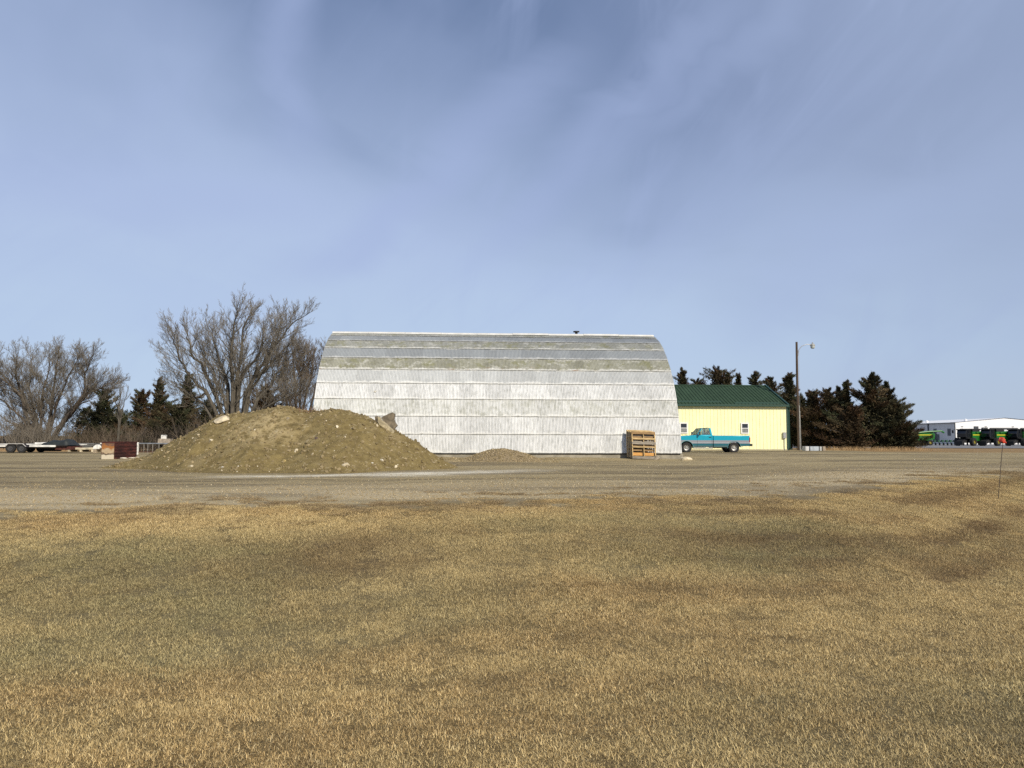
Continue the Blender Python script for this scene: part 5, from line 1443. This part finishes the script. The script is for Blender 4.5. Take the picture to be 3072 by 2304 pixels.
lt = [dict(p=[(420, 1420), (390, 1080), (300, 850), (200, 650), (150, 450), (190, 200)], r=.27, **{'from': .14}),
      dict(p=[(440, 1420), (420, 1050), (330, 700), (340, 480), (360, 200)], r=.18, **{'from': .14}),
      dict(p=[(500, 1420), (560, 1100), (600, 800), (640, 500), (680, 120)], r=.28, **{'from': .14}),
      dict(p=[(480, 1420), (470, 1000), (480, 720), (560, 420), (560, 180)], r=.18, **{'from': .12}),
      dict(p=[(510, 1420), (620, 1000), (740, 640), (840, 420), (940, 220)], r=.18, **{'from': .3}),
      dict(p=[(540, 1420), (680, 1130), (870, 900), (990, 720), (1000, 450), (1070, 270)], r=.28, **{'from': .35}),
      dict(p=[(540, 1420), (700, 1140), (900, 880), (1040, 700), (1230, 620), (1380, 560)], r=.18, **{'from': .4}),
      dict(p=[(950, 780), (1050, 690), (1180, 560), (1260, 400)], r=.14, root=False, **{'from': .12}),
      dict(p=[(400, 1420), (260, 1040), (80, 880), (-120, 700), (-200, 520)], r=.18, **{'from': .12}),
      dict(p=[(400, 1420), (230, 740), (100, 610), (-60, 500), (-120, 300)], r=.20, **{'from': .3}),
      dict(p=[(380, 1420), (220, 1100), (60, 1050), (-120, 900)], r=.16, **{'from': .12}),
      dict(p=[(520, 1420), (640, 1180), (760, 980), (900, 800)], r=.16, **{'from': .3})]
t_, nt_ = bare_tree('wide bare cottonwood at the left edge rising behind the trailer', 78, lt, (40, 447), 9, barkd, twigg, 3.2, 6, .024, c1_, 10.5, 1.15, .26, .13)
print('left tree twigs', nt_)
sm = [dict(p=[(1410, 1400), (1415, 1100), (1410, 900), (1430, 760), (1440, 600)], r=.12, **{'from': .3}),
      dict(p=[(1415, 1180), (1400, 950), (1370, 780), (1350, 640)], r=.07, root=False, **{'from': .12}),
      dict(p=[(1418, 1150), (1450, 900), (1500, 740), (1530, 620)], r=.07, root=False, **{'from': .12}),
      dict(p=[(1415, 1220), (1460, 1160), (1500, 1040), (1560, 900)], r=.05, root=False, **{'from': .12})]
bare_tree('slender young bare tree with a pale trunk standing behind the red burn box', 64, sm, (124.7, 450), 13, barkg, twigg, .5, 5, .014, c1_, 8, .75, .1, .22)
rt = [dict(p=[(1700, 1800), (1720, 1300), (1700, 1000), (1690, 800), (1700, 680)], r=.16, **{'from': .12}),
      dict(p=[(1710, 1800), (1780, 1250), (1800, 1000), (1830, 780)], r=.14, **{'from': .12}),
      dict(p=[(1720, 1800), (1850, 1300), (1930, 1000), (1940, 800)], r=.14, **{'from': .12}),
      dict(p=[(1690, 1800), (1600, 1300), (1560, 1050), (1580, 850)], r=.14, **{'from': .12}),
      dict(p=[(1700, 1800), (1650, 1350), (1500, 1200), (1420, 1150)], r=.10, **{'from': .12}),
      dict(p=[(1730, 1800), (1960, 1250), (2060, 950), (2100, 780)], r=.14, **{'from': .12})]
bare_tree('hazy brown bare tree tucked against the left end of the arched shed', 70, rt, (304, 449), 17, barkd, twigd, 2.2, 6, .016, c2, 10, 1.0, .15, .18)

# ------------------------------------------------------------------ evergreens
cedm = bpy.data.materials.new('cedar_foliage'); cedm.use_nodes = True
g = NG(cedm.node_tree); b = cedm.node_tree.nodes['Principled BSDF']; b.inputs['Roughness'].default_value = .8; b.inputs['Specular IOR Level'].default_value = .2
tn = g.n('ShaderNodeAttribute', attribute_name='tone').outputs['Fac']; br = g.n('ShaderNodeAttribute', attribute_name='bronze').outputs['Fac']
c_g = g.mix(tn, (.020, .026, .013), (.075, .083, .040)); c_b = g.mix(tn, (.035, .022, .013), (.120, .070, .036))
g.set(b.inputs['Base Color'], g.mix(br, c_g, c_b))
def evergreen(label, px, py_top, Y, wpx, seed, bronze=.5, shape='cone', nf=4200, lowz=.3, group='evergreens of the windbreak', lean=0, tips=0.12):
    rng = np.random.RandomState(seed)
    b_ = at(px, 450, Y); zf = zs(b_.x, Y); H = at(px, py_top, Y).z - zf; W = wpx * Y / F / 2 * 2.25
    W *= 1.35 if 'behind the yellow' in group else (1.2 if 'behind the trailer' in group else 1.0)
    t = empty('evergreen_tree', (b_.x, Y, zf), 0, label, 'tree', group)
    tk = MB(); tk.tube([(0, 0, -.1), (lean * .3, 0, H * .5), (lean, 0, H * .96)], [.07 + H * .017, .05 + H * .009, .015], 7); 
    # branches
    nb = int(16 + H * 6); nf = int(nf * 2.6)
    P, T_, B_ = [], [], []
    per = nf // nb
    for k in range(nb):
        h = lowz / H + (1 - lowz / H) * ((k + rng.rand()) / nb) ** .95
        if shape == 'cone': rr = (1 - h) ** .68 + .05
        elif shape == 'column': rr = (1 - h) ** .42 * .95 + .05
        else: rr = (1 - h ** 2.6) ** .5 * .95 + .06
        rr *= W * rng.uniform(.42, 1.25) * (.88 + .22 * math.sin(h * 15 + seed * 2.1))
        rr = max(rr, .10)
        az = rng.rand() * 6.283; upk = rng.uniform(.0, .35) + .45 * h ** 2
        d = Vector((math.cos(az), math.sin(az), upk)).normalized()
        z0 = max(.1, h * H - rr * upk * .5)
        o_ = Vector((lean * h, 0, z0))
        tk.tube([o_, o_ + d * rr * .9], [.03 + .006 * H * (1 - h), .008], 3, cap=False)
        bt = np.clip(bronze + rng.randn() * .30, 0, 1)
        n = max(20, int(per * (.45 + .9 * rr / (W + .01))))
        s_ = rng.rand(n) ** .55
        # side twigs leave the branch, so that the foliage forms a fan with a ragged rim
        lat = rng.randn(n) * .20 * rr * (1.02 - s_) + rng.randn(n) * .05
        up_ = rng.randn(n) * (.05 + .10 * rr * (1 - s_)) + .05 * rr * s_ * rng.rand(n)
        pxy = np.array([-d.y, d.x, 0.]); pxy /= np.linalg.norm(pxy)
        cx = np.outer(s_ * rr, [d.x, d.y, d.z]) + np.array([o_.x, o_.y, o_.z]) + lat[:, None] * pxy + up_[:, None] * np.array([0, 0, 1.])
        dr = np.stack([d.x + rng.randn(n) * .40, d.y + rng.randn(n) * .40, upk + .30 + rng.randn(n) * .40], 1)
        dr /= np.linalg.norm(dr, axis=1)[:, None]
        sdv = np.cross(dr, rng.randn(n, 3)); sdv /= np.linalg.norm(sdv, axis=1)[:, None] + 1e-6
        L = rng.uniform(.12, .30, n) * (1 + .25 * (H > 6)) * (1.1 - .35 * s_); wd_ = L * rng.uniform(.22, .45, n) * (1.1 - .5 * s_)
        p0 = cx - sdv * wd_[:, None] / 2; p1 = cx + sdv * wd_[:, None] / 2; p2 = cx + dr * L[:, None]
        P.append(np.stack([p0, p1, p2], 1).reshape(-1, 3))
        T_.append(np.repeat(rng.rand(n), 3)); B_.append(np.full(3 * n, bt))
    # inner dark mass round the stem
    n = int(nf * .28); hh_ = lowz / H + (1 - lowz / H) * rng.rand(n) ** 1.1
    wv = (1 - hh_) ** (.95 if shape == 'cone' else .5) * W * .40 * rng.rand(n) ** .5; a_ = rng.rand(n) * 6.283
    cx = np.stack([lean * hh_ + wv * np.cos(a_), wv * np.sin(a_), hh_ * H * .97], 1)
    dr = rng.randn(n, 3) * .6 + np.stack([np.cos(a_), np.sin(a_), 0 * a_ + .5], 1); dr /= np.linalg.norm(dr, axis=1)[:, None]
    sdv = np.cross(dr, rng.randn(n, 3)); sdv /= np.linalg.norm(sdv, axis=1)[:, None] + 1e-6
    L = rng.uniform(.18, .38, n)
    P.append(np.stack([cx - sdv * L[:, None] * .22, cx + sdv * L[:, None] * .22, cx + dr * L[:, None]], 1).reshape(-1, 3)); T_.append(np.repeat(rng.rand(n) * .6, 3)); B_.append(np.full(3 * n, bronze * .8))
    P = np.concatenate(P); T_ = np.concatenate(T_); B_ = np.concatenate(B_)
    P[:, 2] = np.maximum(P[:, 2], .02)
    tk.build('trunk', barkd, t)
    me = np_mesh('crown', P, np.arange(len(P)).reshape(-1, 3)); fattr(me, 'tone', T_); fattr(me, 'bronze', B_)
    link('crown', me, cedm, t)
    return t
E = evergreen
# behind the yellow building
bh = 'evergreens behind the yellow building'
E('ragged dark evergreen right beside the arched shed above the green roof', 684, 369, 84, 22, 1, .55, nf=3200, lowz=2, group=bh)
E('low bronze evergreen between the first and the broad treetop above the roof', 699, 380, 84, 22, 2, .7, 'round', 3200, 2, group=bh)
E('broad dark evergreen with the widest top above the left half of the roof', 719, 368.5, 85, 26, 3, .55, 'round', 4600, 2, group=bh)
E('thin pointed evergreen just right of the widest treetop above the roof', 729, 373, 83, 12, 4, .5, 'cone', 2600, 2, group=bh)
E('small tapering evergreen above the middle of the green roof', 739.6, 374, 84, 15, 5, .45, 'cone', 2600, 2, group=bh)
E('symmetrical pointed evergreen above the right part of the roof ridge', 756, 372.5, 84, 22, 6, .5, 'cone', 3200, 2, group=bh)
E('evergreen with a long level left branch behind the right roof end', 772, 377.5, 82, 26, 7, .5, 'cone', 3600, 2, group=bh)
E('tall narrow columnar evergreen just left of the light pole', 790.5, 373.5, 78, 15, 8, .35, 'column', 4000, 1.0, group=bh)
# windbreak right of the pole
E('short dark evergreen directly behind the light pole', 801, 397, 76, 24, 10, .35, 'round', 4200)
E('rounded bronze evergreen with two tips right of the light pole', 814, 391, 73, 26, 11, .65, 'round', 4600)
E('bronze topped evergreen in the middle of the right windbreak', 829, 390, 72, 24, 12, .8, 'round', 4600)
E('evergreen with a bent thin tip left of the sharp spire', 840, 387, 73, 18, 13, .55, 'cone', 4000)
E('slim evergreen ending in a sharp spire in the right windbreak', 848, 381.5, 71, 22, 14, .45, 'cone', 4600)
E('reddish brown bushy evergreen low in the gap under the spire', 852, 407, 69, 30, 15, .95, 'round', 4600)
E('tallest and broadest evergreen of the right windbreak', 873, 374.5, 70, 44, 16, .42, 'cone', 8000)
E('evergreen leaning against the right side of the tallest one', 888, 383.5, 72, 24, 17, .45, 'round', 5000)
E('low spreading evergreen that ends the windbreak at the right', 897, 404, 69, 26, 18, .40, 'round', 6200)
E('small dark evergreen bush at the far right foot of the windbreak', 907, 424, 68, 13, 19, .35, 'round', 2800, .1)
# left side
lg = 'evergreens behind the trailer and the dirt pile'
E('dark blue green pine between the cottonwood and the slender bare tree', 102, 389, 84, 34, 30, .08, 'cone', 5200, .6, lg)
E('low dark evergreen beneath the pine behind the trailer tongue', 86, 408, 88, 34, 31, .2, 'round', 3600, .3, lg)
E('sparse bronze evergreen with a knobbly top right of the slender bare tree', 157, 378, 80, 22, 32, .55, 'cone', 4200, .6, lg)
E('small bronze evergreen left of the knobbly topped one', 140, 391, 80, 20, 33, .6, 'round', 3200, .5, lg)
E('dense yellow brown evergreen right behind the pipe railing', 158, 408, 76, 30, 34, .75, 'round', 4800, .2, lg)
E('pointed dark evergreen at the left side of the largest bare tree', 186, 374, 76, 24, 35, .4, 'cone', 4400, .5, lg)
E('dark evergreen low behind the left slope of the dirt pile', 176, 404, 72, 30, 36, .3, 'round', 4600, .2, lg)
E('bronze evergreen seen through the right limbs of the largest bare tree', 264, 386, 70, 30, 37, .95, 'round', 4800, .4, lg)
E('dark evergreen in the shade left of the slender bare tree', 118, 412, 82, 30, 38, .2, 'round', 4200, .3, lg)
E('dark rounded evergreen under the stems of the largest bare tree', 208, 402, 74, 28, 39, .35, 'round', 3800, .2, lg)
E('brown evergreen low beneath the left limbs of the cottonwood', 22, 424, 90, 30, 40, .7, 'round', 2600, .2, lg)

# brush under the trees
def thicket(label, px0, px1, Y, h, n, seed, m):
    rng = random.Random(seed)
    mb_ = MB(); p0, p1 = at(px0, 448, Y), at(px1, 448, Y); zf = zs((p0.x + p1.x) / 2, Y); cx = (p0.x + p1.x) / 2
    t = empty('thicket', (cx, Y, zf), 0, label, 'thicket')
    for k in range(n):
        x = rng.uniform(p0.x, p1.x) - cx; y = rng.gauss(0, 1.0)
        L = h * rng.uniform(.45, 1.1)
        a = Vector((x, y, -.05)); d = Vector((rng.gauss(0, .3), rng.gauss(0, .3), 1)).normalized()
        m1_ = a + d * L * .5; d2 = (d + Vector((rng.gauss(0, .25), rng.gauss(0, .25), .1))).normalized(); e = m1_ + d2 * L * .5
        mb_.tube([a, m1_, e], [.022, .014, .005], 3, cap=False)
        for j in range(5):
            s_ = rng.uniform(.3, .95); q = a.lerp(m1_, s_ * 2) if s_ < .5 else m1_.lerp(e, s_ * 2 - 1)
            dd = (d2 + Vector((rng.gauss(0, .7), rng.gauss(0, .7), rng.gauss(0, .3)))).normalized() * L * rng.uniform(.15, .35)
            mb_.tube([q, q + dd], [.009, .004], 3, cap=False)
    o = mb_.build('stems', m, t); o['kind'] = 'stuff'
    return t
thicket('tan leafless brush around the foot of the cottonwood behind the trailer', 10, 62, 76, 3.2, 330, 1, twigg)
thicket('brown leafless brush between the cottonwood and the slender bare tree', 62, 125, 79, 2.6, 300, 2, twigd)
thicket('brown leafless brush behind the pipe railing', 125, 190, 70, 2.4, 300, 3, twigd)
thicket('leafless brush at the foot of the largest bare tree behind the pile crest', 190, 270, 60, 3.0, 420, 4, twigd)
thicket('leafless brush between the largest bare tree and the arched shed', 262, 320, 64, 3.0, 380, 5, twigd)
thicket('thin tan brush at the left edge of the picture behind the trailer', -20, 14, 84, 2.2, 160, 6, twigg)
# dry weeds along the cedars' foot and on the pile
def weeds(label, spots, m, h=.5, nper=40, seed=1, spread=.35):
    rng = random.Random(seed); mb_ = MB()
    x0, y0 = spots[0][:2]; 
    for (x, y, z) in spots:
        for k in range(nper):
            a = Vector((x + rng.gauss(0, spread), y + rng.gauss(0, spread * .6), z - .02)); L = h * rng.uniform(.4, 1.1)
            d = Vector((rng.gauss(0, .35), rng.gauss(0, .35), 1)).normalized()
            mb_.tube([a, a + d * L], [.008, .003], 3, cap=False)
    o = mb_.build('dry_weeds', m); o['kind'] = 'stuff'; tag(o, label, 'weeds'); return o
wm = mat('dry_weed_stalks', (.36, .24, .12), .9, var=.3, vscale=2)
weeds('dry tan weeds along the foot of the right windbreak', [(at(px_, 450, 66.5).x, 66.5 + random.uniform(-1, 1), zs(at(px_, 450, 66.5).x, 66.5)) for px_ in np.linspace(822, 926, 60)], wm, .4, 22, 1, .6)
p = on_pile(302, 413)
weeds('sparse dead weeds on the saddle of the dirt pile crest', [(p.x - .3, p.y + .2, p.z), (p.x + .1, p.y + .2, p.z), (p.x + .35, p.y + .25, p.z)], mat('brown_weed_stalks', (.20, .12, .07), .9), .28, 26, 2, .18)
weeds('dry weeds along the field edge behind the trailer', [(at(px_, 450, 68).x, 68 + random.uniform(-1, 2), zs(at(px_, 450, 68).x, 68)) for px_ in np.linspace(-10, 132, 50)], wm, .6, 26, 3, .7)
print('done', len(bpy.data.objects))
